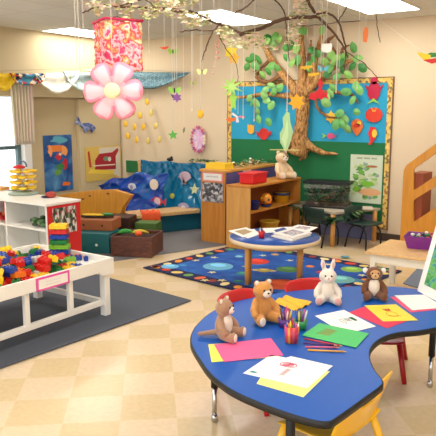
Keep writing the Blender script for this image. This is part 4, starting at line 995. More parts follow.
# cut-outs on the board
def cutout(name, label, px, py, shapes, cat='paper cut-out', off=.035, frame=None, d=None, grp=None, base=None):
    p = W(px, py, off) if base is None else base
    b = MB(); f = frame or frame_wall((0, 0, 0))
    for m, pts, z0 in shapes: b.mat(m).prism(pts, z0, z0+.006, f)
    return tag(b.build(name, None, loc=p), label, cat, grp)
def sc(pts, k): return [(x*k, y*k) for x, y in pts]
fishR = [(-1, 0), (-.6, .55), (0, .7), (.55, .4), (.75, .05), (1.2, .5), (1.2, -.5), (.75, -.1), (.5, -.5), (-.2, -.7), (-.7, -.45)]
RDm = M((214, 45, 40), .6); CRm = M((190, 25, 65), .6); ORm = M((236, 120, 45), .6); YLm = M((248, 200, 55), .6); PKm = M((225, 90, 140), .6); LMm = M((150, 210, 80), .6)
cutout('paper_fish', 'red round paper fish low on the sky at the left of the board', 264, 134, [(RDm, circ(.085, 14), 0), (RDm, sc([(-1.5, .5), (-.8, 0), (-1.3, -.6)], .085), 0), (RDm, sc([(1.5, .6), (.8, .1), (1.3, -.2)], .085), 0)])
cutout('paper_tulip', 'yellow-orange paper tulip left of the red round fish', 251, 129, [(M((240, 175, 60), .6), sc([(-.8, 1), (-.4, .7), (0, 1), (.4, .7), (.8, 1), (.8, -.6), (.3, -1), (-.3, -1), (-.8, -.6)], .07), 0)])
cutout('paper_fish', 'crimson paper fish with lime tail at the top right of the board', 374, 91, [(CRm, circ(.11, 14, .8, 1.1), 0), (CRm, circ(.05, 8, 1, 1, (0, .13)), 0), (LMm, sc([(0, -.9), (-.9, -1.7), (0, -1.3), (.9, -1.7)], .1), .001), (CRm, sc([(-.7, .4), (-1.3, .9), (-.9, .1)], .1), 0), (CRm, sc([(.7, .4), (1.3, .9), (.9, .1)], .1), 0)])
cutout('paper_tomato', 'round red paper tomato below the crimson fish', 374, 115, [(M((222, 60, 35), .6), circ(.105, 16, 1.1, .9), 0), (M((235, 150, 60), .6), sc([(-.4, 1), (0, .6), (.4, 1), (.2, .4), (-.2, .4)], .1), .006)])
cutout('paper_parrot', 'red and yellow paper parrot shape below the tomato', 372.5, 133.5, [(RDm, sc([(-.4, 1), (.4, .95), (.7, .3), (.6, -.6), (.2, -1.2), (-.1, -1.7), (-.6, -1.7), (-.3, -1), (-.7, 0)], .085), 0), (YLm, circ(.05, 10, .7, 1.1, (.03, 0)), .006)])
cutout('paper_fish', 'orange striped paper fish hanging right of the tree leaves', 357, 127, [(ORm, sc([(0, 1.3), (.8, .9), (1, 0), (.6, -.8), (0, -1.4), (-.6, -.7), (-1, .3), (-.7, 1)], .085), 0), (RDm, circ(.035, 8, 1.4, .8, (0, .02)), .006), (YLm, circ(.03, 8, 1, 1, (.03, .05)), .006)])
cutout('paper_fish', 'small pink paper fish with lime tail above the right roots', 331, 136, [(PKm, sc(fishR, .06), 0), (LMm, sc([(-1, 0), (-2.2, .6), (-1.9, 0), (-2.2, -.6)], .06), 0)])
cutout('paper_star', 'yellow paper star right of the trunk', 331, 117, [(YLm, star(.09, .055, 6), 0)])

# nature poster
p = W(366, 179, .02)
t = thing('nature_poster', 'white nature poster with green plants and frogs on the green paper', 'poster', (p.x, WY-.022, p.z), 0)
ph, pw = ay(366, 155, WY).z-ay(366, 203, WY).z, ay(382, 180, WY).x-ay(350, 180, WY).x
MB().box((0, -.004, 0), (pw, .006, ph)).build('sheet', M((205, 216, 190), .55), t)
b = MB(); f = frame_wall((0, -.0075, 0))
for i in range(44):
    x_, y_ = -pw/2+.05+(pw-.1)*rnd.random(), -ph/2+.05+(ph-.16)*rnd.random(); r_ = rnd.uniform(.018, .045)
    b.mat(M(rnd.choice([(110, 170, 70), (150, 195, 110), (90, 140, 70), (190, 205, 150), (140, 170, 150)]), .6)).prism([(x_+r_*(1.3*math.cos(a_)+.3*math.cos(3*a_+i)), y_+r_*(.7*math.sin(a_)+.25*math.sin(2*a_+i))) for a_ in [6.283*k/12 for k in range(12)]], .0001*i, .0001*i+.0004, f)
for c_, x_, y_, a_, b_ in (((225, 170, 120), .06, -.17, .16, .05), ((120, 185, 50), .03, -.06, .09, .035), ((120, 185, 50), -.12, -.14, .06, .04), ((175, 110, 60), .08, .17, .08, .015)):
    b.mat(M(c_, .6)).prism(circ(1, 12, a_, b_, (x_, y_)), .005, .0056, f)
b.mat(M((60, 90, 60), .7))
for i in range(3):
    x0 = -.13+.1*i; b.tube([f @ Vector((x0+.006*k, ph/2-.045+.009*(1 if k % 2 else -1), .001)) for k in range(13)], .0028, 4)
b.build('printed_pictures', None, t)

# ---------------------------------------------------------------- left wall pictures
def lposter(name, label, y0, y1, z0, z1, m, cat='poster'):
    t = thing(name, label, cat, (WX+.004, (y0+y1)/2, (z0+z1)/2)); MB().box((.004, 0, 0), (.006, y1-y0, z1-z0)).build('sheet', m, t); return t
OCEAN = ramp_mat('ocean_print', [(.3, (20, 40, 95)), (.5, (35, 90, 155)), (.7, (110, 165, 200))], 'noise', 2.5, .4, dist=1)
t = lposter('ocean_poster', 'tall blue poster of an orange and red sea scene beside the window', 6.22, 6.78, .46, 1.33, OCEAN)
b = MB(); f = frame_left((.0075, 0, 0))
for i, (c_, x_, y_, a_, b_) in enumerate((((235, 130, 50), -.05, .23, .17, .06), ((240, 160, 90), .12, .19, .06, .08), ((240, 160, 90), -.16, .2, .04, .08), ((200, 40, 40), 0, .1, .07, .05), ((190, 30, 50), .12, -.02, .06, .08), ((60, 130, 70), .02, -.06, .08, .06), ((110, 160, 60), -.03, -.14, .06, .05), ((235, 120, 50), .13, -.33, .08, .035), ((90, 170, 190), .02, .36, .16, .05), ((230, 200, 180), .03, .14, .03, .02))):
    b.mat(M(c_, .5)).prism([(x_+a_*(math.cos(q)+.18*math.cos(4*q+i)), y_+b_*(math.sin(q)+.2*math.sin(3*q+i))) for q in [6.283*k/20 for k in range(20)]], .0003*i, .0003*i+.0005, f)
b.build('printed_pictures', None, t)
t = lposter('truck_poster', 'yellow and white picture of a red fire engine in the corner', 7.0, 7.82, .56, 1.12, M((222, 190, 95), .5))
t.location.x = WX+.066
b = MB()
for i, (c_, pts) in enumerate((((225, 215, 200), [(-.1, .26), (.39, .26), (.39, -.26), (.2, -.2), (-.1, .0)]), ((175, 30, 50), [(-.2, -.06), (-.2, .06), (-.1, .16), (.2, .17), (.33, .24), (.36, .2), (.28, .1), (.28, -.12), (-.22, -.1)]),
                       ((240, 225, 210), [(-.24, -.02), (.26, -.03), (.26, -.05), (-.24, -.04)]), ((245, 215, 80), [(-.38, -.14), (.2, -.2), (.26, -.14), (-.3, -.08)]), ((200, 60, 50), [(-.36, .2), (-.32, .22), (-.28, -.05), (-.33, -.05)]), ((120, 150, 120), circ(.05, 10, 1.3, .8, (.05, .07))), ((230, 225, 220), circ(.05, 10, .8, .8, (.13, .06))))):
    b.mat(M(c_, .5)).prism(pts, .0004*i, .0004*i+.0005, f)
b.build('printed_pictures', None, t)
# whale
p = ax(86, 126, WX+.075); f = frame_left((0, 0, 0)) @ Matrix.Rotation(R(-10), 4, 'Z') @ Matrix.Scale(.8, 4)
b = MB().mat(ramp_mat('whale', [(.3, (50, 50, 110)), (.5, (90, 110, 170)), (.65, (170, 180, 205))], 'noise', 14, .5, dist=2))
b.prism([(.26, .0), (.18, .05), (.05, .075), (-.06, .05), (-.15, .03), (-.22, .13), (-.27, .15), (-.25, .07), (-.31, .0), (-.24, .0), (-.16, -.02), (-.08, -.05), (-.02, -.15), (.05, -.07), (.16, -.06), (.14, -.12), (.22, -.05)], 0, .018, f)
tag(b.build('paper_whale', None, loc=p), 'purple-blue whale cut-out on the left wall above the fire engine picture', 'paper cut-out')

# ---------------------------------------------------------------- curtain and valance swags
CUR = ramp_mat('sheer_curtain', [(.25, (240, 232, 222)), (.4, (216, 212, 178)), (.55, (232, 208, 198)), (.7, (205, 208, 170))], 'noise', 5, .9, (1, 6, .15))
CUR.node_tree.nodes['Principled BSDF'].inputs['Transmission Weight'].default_value = 0
ya, yb = ax(10, 100, WX+.14).y, ax(33, 100, WX+.14).y
def curt(u, v):
    s_ = 1-.18*math.sin(v*math.pi)*.5
    return (WX+.15+.03*math.sin(u*44)*(1-.2*v), ya+(yb-ya)*(.08*v+u*(1-.1*v)), 2.1-v*.88)
tag(MB().grid(curt, 90, 14).build('sheer_curtain', CUR, solid=.002), 'sheer pale green and pink striped curtain gathered at the right of the window', 'curtain')
tag(MB().tube([(WX+.15, 3.2, 2.13), (WX+.15, 6.2, 2.13)], .012, 8).build('curtain_rod', M((225, 220, 205), .5)), 'thin cream curtain rod above the window under the swags', 'rod')
def swag(label, P0, P1, drop, m, nrm, n=24, wav=.015, name='fabric_swag', shape=None):
    P0 = Vector(P0); P1 = Vector(P1)
    def fn(u, v):
        d_ = drop*(math.sin(math.pi*max(0, min(1, u)))**.55 if shape is None else shape(u))
        p = P0.lerp(P1, u); p.z -= v*d_+.01*math.sin(math.pi*u); p += Vector(nrm)*(wav*math.sin(u*30)*v+.02*math.sin(v*9)+.03*v)
        return p-P0
    return tag(MB().grid(fn, n, 8).build(name, m, loc=P0, solid=.003), label, 'valance')
NX = (1, 0, 0); XL = WX+.2
def lw(px, py): return ax(px, py, XL)
MULTI = ramp_mat('multi_print', [(0, (60, 130, 160)), (.3, (40, 40, 70)), (.45, (200, 50, 50)), (.6, (235, 215, 185)), (.75, (70, 150, 180)), (.9, (230, 150, 70))], 'cell', 18, .8, const=True)
WSW = M((246, 243, 228), .8, .03, 20)
BLW = ramp_mat('blue_wave_print', [(.38, (70, 112, 132)), (.52, (105, 145, 158)), (.66, (165, 190, 195))], 'noise', 20, .8, (1, 1, 2.5), dist=2)
swag('yellow and orange fabric swag at the far left above the window', lw(-10, 72), lw(14, 73), .24, M((242, 205, 30), .7, .05, 6), NX)
swag('multicoloured blue, red and cream patterned fabric swag between the yellow and white swags', lw(9, 73), lw(44, 73), .16, MULTI, NX, shape=lambda u: math.sin(math.pi*u)**.25)
swag('large white scalloped fabric swag on the left wall', lw(33, 73.5), lw(79, 71), .31, WSW, NX, shape=lambda u: max(0, math.sin(math.pi*u))**.8)
swag('pale blue printed fabric swag hanging behind the white swag', lw(62, 71.5), lw(100, 72), .29, ramp_mat('pale_blue_print', [(.4, (150, 185, 200)), (.55, (205, 215, 215)), (.65, (190, 200, 120))], 'noise', 22, .8, dist=2), (1, 0, 0), shape=lambda u: max(0, math.sin(math.pi*u))**.6)
p = lw(79, 69)+Vector((.06, 0, 0)); q = lw(100, 70)+Vector((.06, 0, 0))
swag('small white triangular cloth beside the pink flower', p, q, .12, WSW, NX, shape=lambda u: max(.02, u)*.9, wav=.004)
s0_ = ay(100, 70.5, 7.75); s1_ = ay(190.5, 72.5, 7.75)
swag('long blue wave-patterned fabric swag along the back wall corner', s0_, s1_, .26, BLW, (0, -1, 0), 40, .02, shape=lambda u: min(1, (1-u)*2.8)**.75*min(1, .3+u*4))
t_ = thing('clothes_line', 'thin dark cord carrying the fabric swags around the corner', 'cord', lw(-12, 71.5))
MB().tube([Vector((0, 0, 0)), lw(79, 69)+Vector((.0, 0, .015))-t_.location, Vector((WX+.2, 7.68, s0_.z+.01))-t_.location, s1_-t_.location], .002, 6).build('cord', M((150, 135, 115), .7), t_)

# ---------------------------------------------------------------- ceiling lights
em = bpy.data.materials.new('diffuser'); em.use_nodes = True; nt = em.node_tree; nt.nodes.clear(); o_ = nt.nodes.new('ShaderNodeOutputMaterial'); e_ = nt.nodes.new('ShaderNodeEmission')
e_.inputs[0].default_value = (1, .965, .90, 1); e_.inputs[1].default_value = 9.0; nt.links.new(e_.outputs[0], o_.inputs[0])
first = None
spots = [(-7.0, 6.7, 'recessed ceiling light panel at the far left above the corner'), (-4.435, 6.62, 'recessed ceiling light panel in the middle above the hanging branches'), (-2.59, 6.68, 'recessed ceiling light panel at the right above the bulletin board')]
for x, y in ((-7.0, 2.9), (-4.435, 2.9), (-2.0, 2.9), (.4, 2.9), (-7.0, -.6), (-4.4, -.6), (-2.0, -.6), (.4, -.6), (.2, 6.65)):
    spots.append((x, y, 'recessed ceiling light panel over the near part of the room'))
for x, y, lab in spots:
    if first is None:
        first = thing('ceiling_light', lab, 'ceiling light', (x, y, CH-.001))
        MB().box((0, 0, -.004), (.6, 1.2, .006)).build('diffuser', em, first)
        b = MB()
        for s in (-1, 1): b.box((s*.31, 0, -.005), (.02, 1.24, .012)); b.box((0, s*.61, -.005), (.6, .02, .012))
        b.build('frame', WHITE, first)
    else: dup(first, (x, y, CH-.001), 0, lab)
for o in COL.objects:
    if o.get('label', '').startswith('recessed ceiling light panel over'): o['group'] = 'ceiling lights over the near part of the room'

# ---------------------------------------------------------------- hanging twigs
TW = M((92, 66, 50), .85, .2, 20); TWd = M((70, 52, 44), .85)
def twig(label, d, stems, blossoms=None, bl=0, cols_=((236, 226, 180), (200, 205, 140), (245, 238, 215), (170, 180, 110), (232, 190, 170))):
    p0 = ad(*stems[0][0][0], d); t = thing('hanging_branch', label, 'branch', p0)
    P_all = []
    for pts, r0, r1 in stems:
        P_ = spline([ad(x, y, d+.06*math.sin(x*.2)) for x, y in pts], 5, False); n = len(P_)
        P_ = [q+Vector((rnd.uniform(-1, 1), rnd.uniform(-1, 1), rnd.uniform(-1, 1)))*.004 for q in P_]; P_all += [(q, 1) for q in P_]
        MB().tube([q-p0 for q in P_], [r0+(r1-r0)*i/(n-1) for i in range(n)], 7).build('twig', TW, t)
    for k_ in (0,):
        q = P_all[len(P_all)//3][0]; MB().tube([q-p0, Vector((q.x, q.y, CH))-p0], .0014, 5).build('hanging_wire', STRING, t)
        q = P_all[len(P_all)//5][0]; MB().tube([q-p0, Vector((q.x, q.y, CH))-p0], .0014, 5).build('hanging_wire', STRING, t)
    if blossoms:
        b = MB()
        for x, y, rx, ry, n in blossoms:
            for i in range(n):
                a = rnd.uniform(0, 6.28); q = math.sqrt(rnd.random()); c = ad(x+rx*q*math.cos(a), y+ry*q*math.sin(a), d+rnd.uniform(-.1, .1))-p0
                b.mat(M(rnd.choice(cols_), .7)); s_ = rnd.uniform(.010, .022)
                rm = Matrix.Translation(c) @ Matrix.Rotation(rnd.uniform(0, 6.28), 4, 'Z') @ Matrix.Rotation(rnd.uniform(0, 3), 4, 'X')
                b.add([(-s_*.3, -s_*.35, 0), (s_, -s_*.2, .004), (s_*1.3, s_*.3, -.002), (-s_*.1, s_*.45, .003), (-s_, .1*s_, .006)], [(0, 1, 2, 3), (0, 3, 4)], False, rm)
        o = b.build('blossoms', None, t); o['kind'] = 'stuff'; o['label'] = 'cream and green blossoms and leaves'
    return t
twig('blossoming twig hanging over the pink flower and tissue box', 4.3, [([(83, 13), (92, 9), (105, 5), (118, 7), (135, 7), (150, 8), (165, 8), (178, 12)], .004, .008), ([(118, 7), (128, 3), (140, 0), (150, -6)], .005, .006), ([(160, 8), (152, 14), (147, 20)], .004, .002), ([(145, 0), (155, 6), (165, 10)], .004, .004), ([(131, 27), (131, 12), (132, -4)], .0035, .004)],
     [(100, 5, 14, 5, 70), (125, 6, 12, 8, 80), (150, 12, 10, 7, 80), (165, 5, 14, 8, 110), (98, 12, 5, 4, 20), (127, 15, 5, 8, 40)])
twig('dark blossoming twig crossing the middle ceiling light', 4.6, [([(165, 6), (178, 11), (192, 12), (203, 17), (216, 23), (230, 28), (240, 33)], .010, .008), ([(180, 32), (196, 30), (213, 30.5), (219, 25), (232, 15), (245, 8), (256, -2)], .004, .006), ([(213, 30.5), (208, 42), (204, 54), (202, 62)], .006, .0035), ([(218, 33), (224, 45), (234, 60), (238, 72), (238, 82)], .0035, .0025)],
     [(175, 10, 12, 9, 110), (190, 20, 9, 8, 80), (203, 20, 12, 6, 90), (225, 32, 8, 6, 70), (232, 40, 8, 8, 50), (185, 2, 14, 4, 70), (243, 45, 6, 5, 40), (225, 38, 4, 5, 20)])
twig('thick bare dark branch arching above the bulletin board', 5.2, [([(240, 35), (252, 31), (264, 27), (280, 20), (296, 17), (310, 17), (318, 17)], .016, .014), ([(318, 17), (326, 24), (336, 36), (344, 48), (348, 58)], .012, .006), ([(306, -4), (310, 5), (315, 13)], .013, .012), ([(316, 14), (328, 13), (338, 22), (343, 36), (346, 52), (344, 70)], .010, .005), ([(338, 22), (345, 10), (352, -2)], .005, .004), ([(272, -2), (279, 4), (284, 12), (286, 22), (287, 40), (289, 58)], .006, .004), ([(300, 26), (318, 25), (340, 22), (360, 21)], .003, .003), ([(376, 10), (377, 24), (380, 42)], .004, .003), ([(346, 52), (362, 62), (372, 72), (378, 78)], .004, .0025)],
     [(252, 36, 8, 5, 40), (300, 15, 10, 12, 90), (303, 5, 10, 8, 60), (258, 42, 8, 7, 60), (292, 38, 8, 14, 80), (322, 14, 6, 4, 30), (270, 47, 8, 4, 30)], cols_=((236, 226, 190), (190, 200, 130), (232, 180, 165), (150, 165, 100), (240, 210, 190)))

# ---------------------------------------------------------------- hanging ornaments
def hang(name, label, cat, px, py, d, parts, top=0.0, rz=0, smooth=False):
    """parts: (part name, material, points or callable, z0, thickness) in a plane facing along the room"""
    p = ad(px, py, d); t = thing(name, label, cat, p, YAW+rz)
    f = frame_yaw((0, 0, 0), 0)
    for nm, m, pts, z0, th in parts:
        MB().prism(pts, z0, z0+th, f).build(nm, m, t)
    MB().tube([(0, 0, top), (0, 0, CH-p.z-.001)], .0019, 5).build('string', STRING, t)
    return t
# big pink flower
p = ad(113, 91, 4.0); t = thing('paper_flower', 'giant pink paper flower with six petals and pale yellow centre hanging at the left', 'paper flower', p, YAW)
s_ = 4.0/620*1.0
PETAL = ramp_mat('petal', [(.3, (244, 165, 190)), (.55, (247, 190, 205)), (.75, (250, 215, 222))], 'noise', 6, .7, dist=1)
PETAL.node_tree.nodes['Principled BSDF'].inputs['Base Color'].default_value = (1, 1, 1, 1)
Rf = 29*s_; PEDGE = M((242, 150, 175), .7, .08, 12); PPALE = M((249, 206, 216), .7, .04, 30)
for k_ in range(6):
    a = R(60*k_+2)
    def pf(u, v):
        r_ = Rf*(.16+.84*v); wv = Rf*.42*(.36+.75*v)*math.sqrt(max(0, 1-max(0, (v-.55)/.45)**2)) if v < .995 else .02*Rf
        x = (u-.5)*2*wv; y = r_
        X_ = x*math.sin(a)+y*math.cos(a); Z_ = -x*math.cos(a)+y*math.sin(a)
        return (X_, .004*k_-.03*math.sin(v*3)-.012*math.cos((u-.5)*6)*v, Z_)
    pb = MB().mat(PETAL); nf = 0; pb.grid(pf, 14, 24)
    pb.mat(PEDGE); pb.mat(PPALE)
    for j in range(24):
        for i in range(14):
            e_d = min(i, 13-i)/7; v_ = j/24
            if v_ > .86 or (e_d < .16 and v_ > .3): pb.mi[j*14+i] = 1
            elif v_ < .8 and e_d > .3: pb.mi[j*14+i] = 2
    pb.build('petal', None, t, solid=.003)
    MB().tube([pf(0, u/16) for u in range(5, 17)]+[pf(1, u/16) for u in range(16, 4, -1)], .0028, 5).build('petal_edge', M((240, 130, 140), .7), t)
MB().lathe([(Rf*.27, 0), (Rf*.25, .018), (Rf*.12, .026), (.001, .027)], 24, Matrix.Translation((0, -.035, 0)) @ Matrix.Rotation(R(90), 4, 'X')).build('centre', M((250, 240, 190), .8, .05, 60), t)
MB().tube([(0, 0, Rf*.9), (0, 0, CH-p.z-.001)], .0019, 5).build('string', STRING, t)
# pink tissue box lantern
p = ad(118, 47.5, 4.35); TIS = ramp_mat('tissue', [(.28, (205, 40, 100)), (.38, (225, 70, 105)), (.44, (246, 205, 205)), (.5, (215, 45, 75)), (.55, (235, 120, 90)), (.59, (245, 190, 110)), (.64, (245, 225, 215)), (.70, (215, 60, 130))], 'noise', 13, .8, dist=.3, detail=8)
t = thing('tissue_lantern', 'square hanging lantern covered in pink, red and white tissue paper above the giant flower', 'lantern', p, YAW+R(28))
def wallf(ax_, s):
    def fn(u, v):
        x = (u-.5)*.24*(1+.06*(1-v)); z_ = (v-.5)*.31
        n_ = s*(.12+.004*math.sin(u*31+v*17)+.006*math.sin(v*43+u*11))
        return (x, n_, z_) if ax_ == 'y' else (n_, x, z_)
    return fn
for i, (a_, s) in enumerate((('y', -1), ('x', 1), ('y', 1), ('x', -1))):
    MB().grid(wallf(a_, s), 20, 26).build('tissue_side', TIS, t, solid=.006)
    c_ = [(-.126, -.126), (.126, -.126), (.126, .126), (-.126, .126)]
MB().tube([(-.13, -.13, .165), (.13, -.13, .165), (.13, .13, .165), (-.13, .13, .165), (-.13, -.13, .165)], .009, 6).build('top_rim', M((205, 40, 85), .7, .2, 40), t)
MB().tube([(-.12, 0, .165), (0, 0, .2), (.12, 0, .165)], .002, 5).build('wire', BLACK, t)
MB().tube([(0, 0, .2), (0, 0, CH-p.z-.001)], .0014, 5).build('string', TWd, t)
k = .01
LIME = M((150, 215, 60), .6); PAL = M((235, 230, 150), .6)
wing = [(0, 0), (.9, .8), (1.4, .6), (1.2, 0), (.8, -.7), (0, -.2)]; wingL = [(-x, y) for x, y in wing][::-1]
def butterfly(name, label, px, py, d, m, s_, m2=None, rz=0, cat='butterfly'):
    return hang(name, label, cat, px, py, d, [('wing', m, sc(wing, s_), 0, .003), ('wing', m, sc(wingL, s_), 0, .003), ('body', m2 or BLACK, circ(s_*.16, 8, 1, 4), -.004, .01)], s_*.5, rz)
butterfly('paper_butterfly', 'lime green paper butterfly below the left twig', 173, 51.5, 5.0, LIME, .03)
hang('paper_bird', 'orange-red paper bird beside the lime butterfly', 'paper bird', 164.5, 47.5, 5.0, [('body', M((235, 95, 60), .6), sc([(-2, .3), (-1, .1), (0, .2), (1.2, .5), (1.8, .2), (1, -.5), (0, -.8), (-1, -.5)], .02), 0, .006)], .0)
butterfly('paper_butterfly', 'green paper leaf creature above the purple flower', 174.5, 90.5, 4.8, M((140, 205, 80), .6), .035)
hang('paper_flower', 'purple paper flower below the green creature', 'paper flower', 177, 97.5, 4.8, [('petals', M((130, 80, 150), .6), star(.04, .022, 6), 0, .006), ('wing', M((70, 50, 60), .6), sc([(-2.4, 1.2), (-1, 1), (-.6, 0), (-1.6, -.3)], .02), 0, .004)], .03)
butterfly('paper_butterfly', 'pale cream yellow paper bird at the left of the palm leaf', 202, 72, 4.6, PAL, .028)
butterfly('paper_butterfly', 'olive green paper butterfly left of the cream bird', 193, 83, 5.2, M((190, 195, 110), .6), .022, M((110, 110, 60), .6))
p = ad(200.5, 114, 5.0); t = thing('paper_balloon', 'golden yellow oval ornament hanging above the pink wreath', 'ornament', p); MB().ell((0, 0, 0), (.026, .026, .036)).build('ball', M((245, 190, 50), .5), t); MB().tube([(0, 0, .03), (0, 0, CH-p.z-.001)], .0019, 5).build('string', STRING, t)
hang('paper_frog', 'small bright green paper frog on the wall side above the teal sheet', 'paper frog', 173, 135, 6.4, [('body', M((100, 190, 80), .6), star(.055, .025, 5, .4), 0, .006)], .03)
hang('paper_leaf', 'narrow olive paper leaf right of the green frog', 'paper leaf', 184, 130.5, 6.4, [('leaf', M((130, 135, 100), .6), sc([(-.3, -1), (.3, -.3), (.4, .8), (0, 1.2), (-.4, .2)], .03), 0, .004)], .03)
# pink wreath mask on the back wall
p = W(198.5, 139.5, .05); t = thing('paper_wreath', 'pink and lilac paper wreath face on the back wall left of the bulletin board', 'wreath', p)
f = frame_wall((0, 0, 0))
MB().prism([( .15*math.cos(q)*.7, .19*math.sin(q)) for q in [6.283*k_/20 for k_ in range(20)]], 0, .008, f).build('face', ramp_mat('lilac_face', [(.4, (235, 215, 235)), (.55, (225, 170, 215)), (.7, (245, 240, 225))], 'noise', 8, .7), t)
for k_ in range(22):
    a = 6.283*k_/22
    MB().prism([(x+.125*math.cos(a), y+.185*math.sin(a)) for x, y in star(.04, .02, 4, a)], .008+.0004*k_, .012+.0004*k_, f).build('petal', M(((200, 90, 120), (225, 150, 160), (170, 90, 150))[k_ % 3] if k_ not in (0, 1, 21) else (245, 225, 190), .7), t)
hang('paper_flower', 'yellow paper flower hanging left of the board top', 'paper flower', 231, 52, 4.9, [('petals', M((248, 225, 60), .6), star(.055, .036, 6), 0, .008), ('petals', M((245, 190, 50), .6), [(x+.022, y-.05) for x, y in star(.045, .03, 5)], .004, .008)], .04)
hang('paper_palm', 'lime green feathery paper palm flower hanging at the board corner', 'paper flower', 232, 87, 4.8, [('frond', M((165, 220, 90), .6), star(.09, .028, 7, 1.4), 0, .004), ('frond', M((190, 228, 130), .6), star(.07, .02, 8, 1.2), .006, .004), ('frond', M((150, 205, 80), .6), [(x*.35+.01, y-.1) for x, y in star(.09, .05, 5)], .0, .004)], .06)
hang('paper_bird', 'small orange paper bird at the left edge of the board', 'paper bird', 231, 119.5, 5.4, [('body', ORm, sc([(-2, 0), (-1, .8), (1, .6), (2, .9), (1.6, -.4), (0, -.9), (-1.2, -.7)], .022), 0, .006)], .01)
hang('paper_dragonfly', 'white and pink paper dragonfly in front of the board left side', 'paper insect', 238, 116.5, 5.4, [('wing', M((230, 235, 240), .5), sc([(0, 0), (-1.5, 1.2), (-2, .6), (-.5, -.2)], .03), 0, .003), ('wing', M((215, 225, 235), .5), sc([(0, 0), (.3, -1.6), (-.6, -1.7), (-.5, -.2)], .03), 0, .003), ('body', M((225, 130, 165), .5), sc([(-.2, 0), (.8, .3), (2, 0), (1.8, -.4), (.6, -.3)], .03), .003, .006)], .02)
hang('hanging_cup', 'white plastic cup frame hanging by four strings before the tree crown', 'ornament', 326, 48.5, 5.0, [('cup', WHITE, sc([(-1, .8), (1, .9), (.9, -.6), (.4, -.9), (-.9, -.8)], .038), 0, .05)], .03)
for nm, lab, px, py, m, w in (('paper_bird', 'upper golden paper bird in front of the tree crown', 306.5, 68, YLm, .05), ('paper_bird', 'lower golden paper bird in front of the tree crown', 313.5, 75, YLm, .048)):
    hang(nm, lab, 'paper bird', px, py, 5.4, [('body', m, sc([(-1, -.2), (-1, .3), (-.4, .25), (0, .4), (1, .4), (1, .1), (.4, -.1), (.3, -.4), (0, -.15), (-.4, -.3), (-.5, -.1)], w), 0, .006)], .01)
butterfly('paper_butterfly', 'light turquoise paper butterfly in front of the tree crown', 323, 69, 5.4, M((100, 195, 215), .5), .035, M((70, 150, 180), .5))
hang('paper_bird', 'large red paper bird with spread wings before the tree', 'paper bird', 320, 94, 5.2, [('wing', M((215, 25, 45), .6), sc([(-1.6, -.7), (-1.5, .1), (-.7, .2), (-.2, .9), (-.35, 1.6), (0, 2.4), (.4, 1.6), (.25, .8), (.6, .1), (1.2, .3), (1.1, -.3), (1.4, -.8), (.6, -.5), (.2, -.9), (-.3, -.5), (-.9, -1.0)], .053), 0, .006)], .12)
hang('paper_star', 'golden paper star hanging in front of the trunk top', 'paper star', 296.5, 102, 5.4, [('body', M((250, 185, 40), .6), star(.075, .045, 7), 0, .006)], .05)
hang('paper_feather', 'orange paper feather hanging right of the tree crown', 'paper feather', 365.5, 35, 5.2, [('feather', M((240, 130, 70), .6), sc([(-.5, -1.4), (.3, -1.6), (.6, 0), (.5, 1.5), (-.2, 1.7), (-.6, .4)], .036), 0, .005)], .06)
# parrot at the right
p = ad(428, 57, 4.6); t = thing('paper_parrot', 'yellow, green and red toy parrot flying at the right edge', 'parrot', p, YAW)
f = frame_yaw((0, 0, 0), 0)
MB().prism(sc([(-2.6, 1), (-1.4, .9), (.6, .4), (.4, -.6), (-.6, -.9)], .03), -.006, .006, f).build('wing', M((240, 215, 50), .5), t)
MB().prism(sc([(-.6, .4), (.6, 1), (2.4, .9), (2.2, .1), (.6, -.1)], .03), -.012, .0, f).build('tail', M((60, 140, 70), .5), t)
MB().prism(sc([(-1.2, -.7), (.2, -.5), (2.2, -.2), (2.4, -1.1), (.9, -1.5)], .03), .004, .012, f).build('body', M((215, 50, 45), .5), t)
MB().tube([(0, 0, .01), tuple(loc_to(t, ad(377, 18, 4.9)))], .0014, 5).build('string', STRING, t)
# tall green leaf hat above the bookshelf teddy
p = ay(286, 150, 7.25); t = thing('paper_cactus', 'tall pale green leafy paper cutting standing over the cream teddy on a flat tan brim', 'paper cut-out', p, R(20))
f = frame_yaw((0, 0, 0), 0)
for pts, m, z0 in (([(-.02, 0), (-.08, .1), (-.085, .22), (-.04, .3), (-.05, .42), (.0, .5), (.04, .48), (.05, .36), (.09, .24), (.06, .12), (.02, .0)], M((175, 215, 155), .6), 0), ([(-.01, .02), (-.06, .14), (-.02, .26), (.01, .4), (.03, .2)], M((200, 232, 175), .6), .004)):
    MB().prism(pts, z0, z0+.004, f).build('leaf', m, t)
MB().prism([(-.22, .02), (0, .05), (.18, .03), (.12, -.05), (-.02, -.02), (-.1, -.01)], -.006, .006, Matrix()).build('brim', M((205, 195, 120), .7), t)
MB().tube([(0, 0, .48), (0, 0, CH-p.z-.001)], .0019, 5).build('string', STRING, t)
# bead strings
for lab, pts, c_ in (('pink bead string hanging left of the yellow flower', [(219, 33), (218, 41), (217.5, 47), (219, 58)], (232, 150, 140)), ('pink and white bead string farthest left of the yellow flower', [(215, 45), (216.5, 53), (215, 62), (213, 73)], (235, 185, 170))):
    p0 = ad(*pts[0], 4.7); t = thing('bead_string', lab, 'bead string', p0)
    pp_ = [ad(x, y, 4.7)-p0 for x, y in pts]
    MB().tube([Vector((0, 0, CH-p0.z))]+pp_, .001, 4).build('string', STRING, t)
    for i in range(7):
        q = i/6*(len(pp_)-1); k_ = min(int(q), len(pp_)-2); c = pp_[k_].lerp(pp_[k_+1], q-k_); MB().ell(c, .009, seg=8, rings=6).build('bead', M(c_, .4), t)
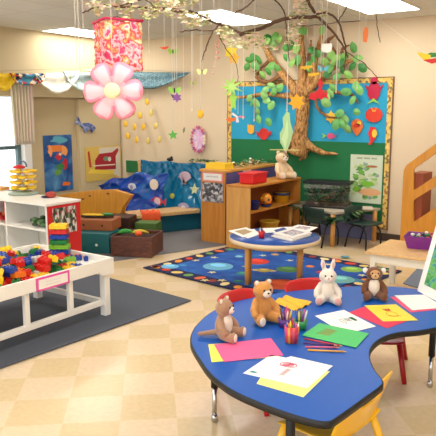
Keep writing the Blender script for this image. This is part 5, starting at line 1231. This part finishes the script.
# plain strings
for i, (x, y0_, d_) in enumerate(((77, 68, 4.4), (80, 72, 4.4), (84, 50, 4.4), (149, 52, 4.6), (192, 110, 4.7), (243, 118, 5.2), (254, 120, 5.2), (287, 110, 5.3), (336, 92, 5.3), (339, 70, 5.3), (357, 88, 5.3))):
    p = ad(x, y0_, d_)
    labs = ['leftmost', 'second', 'third', 'fourth', 'fifth', 'sixth', 'seventh', 'eighth', 'ninth', 'tenth', 'rightmost']
    t = thing('hanging_string', '%s from the left of the plain white strings hanging from the ceiling' % labs[i] if i != 10 else 'rightmost of the plain white strings hanging from the ceiling', 'string', p)
    thick = .0045 if i in (7, 8) else .0024
    MB().tube([(0, 0, 0), (0, 0, CH-p.z-.001)], thick, 6).build('string', STRING, t)
    MB().ell((0, 0, 0), (.006, .006, .012)).build('tip', M((235, 225, 195), .5), t)
# yellow ovals mobile
ov = [((147, 102),), ((133, 112), (140, 115.5), (151, 113)), ((125.5, 124), (134.5, 127), (143.5, 127), (155.5, 126)), ((127.5, 136), (136.5, 140), (148, 141), (159.5, 139.5))]
rowsn = ['top', 'second', 'third', 'bottom']; nn_ = ['leftmost', 'second', 'third', 'rightmost']
for ri, row in enumerate(ov):
    for i, (x, y) in enumerate(row):
        lab = 'single yellow paper oval at the very top of the cluster by the corner' if ri == 0 else 'yellow paper oval, %s in the %s row of the cluster by the corner' % (nn_[i] if i < len(row)-1 else 'rightmost', rowsn[ri])
        pale = x > 146 and y > 105
        p = ay(x, y, 7.72); b = MB(); b.mat(M((232, 205, 110) if pale else (242, 190, 35), .5)).ell((0, 0, 0), (.04, .014, .056), Matrix.Rotation(.2*(i-1), 4, 'Y'))
        t = thing('paper_oval', lab, 'paper oval', p); t['group'] = 'yellow paper ovals by the corner'
        b.build('oval', None, t); MB().tube([(0, 0, .05), (0, 0, CH-p.z-.001)], .0008, 4).build('string', STRING, t)

# ---------------------------------------------------------------- world and exposure
wd = bpy.data.worlds.new('sky'); SC.world = wd; wd.use_nodes = True
bg = wd.node_tree.nodes['Background']; bg.inputs[0].default_value = (.93, .96, 1, 1); bg.inputs[1].default_value = 1.6
vs = SC.view_settings; vs.view_transform = 'Standard'; vs.look = 'None'; vs.gamma = 1; vs.exposure = 0.48; vs.use_curve_mapping = False
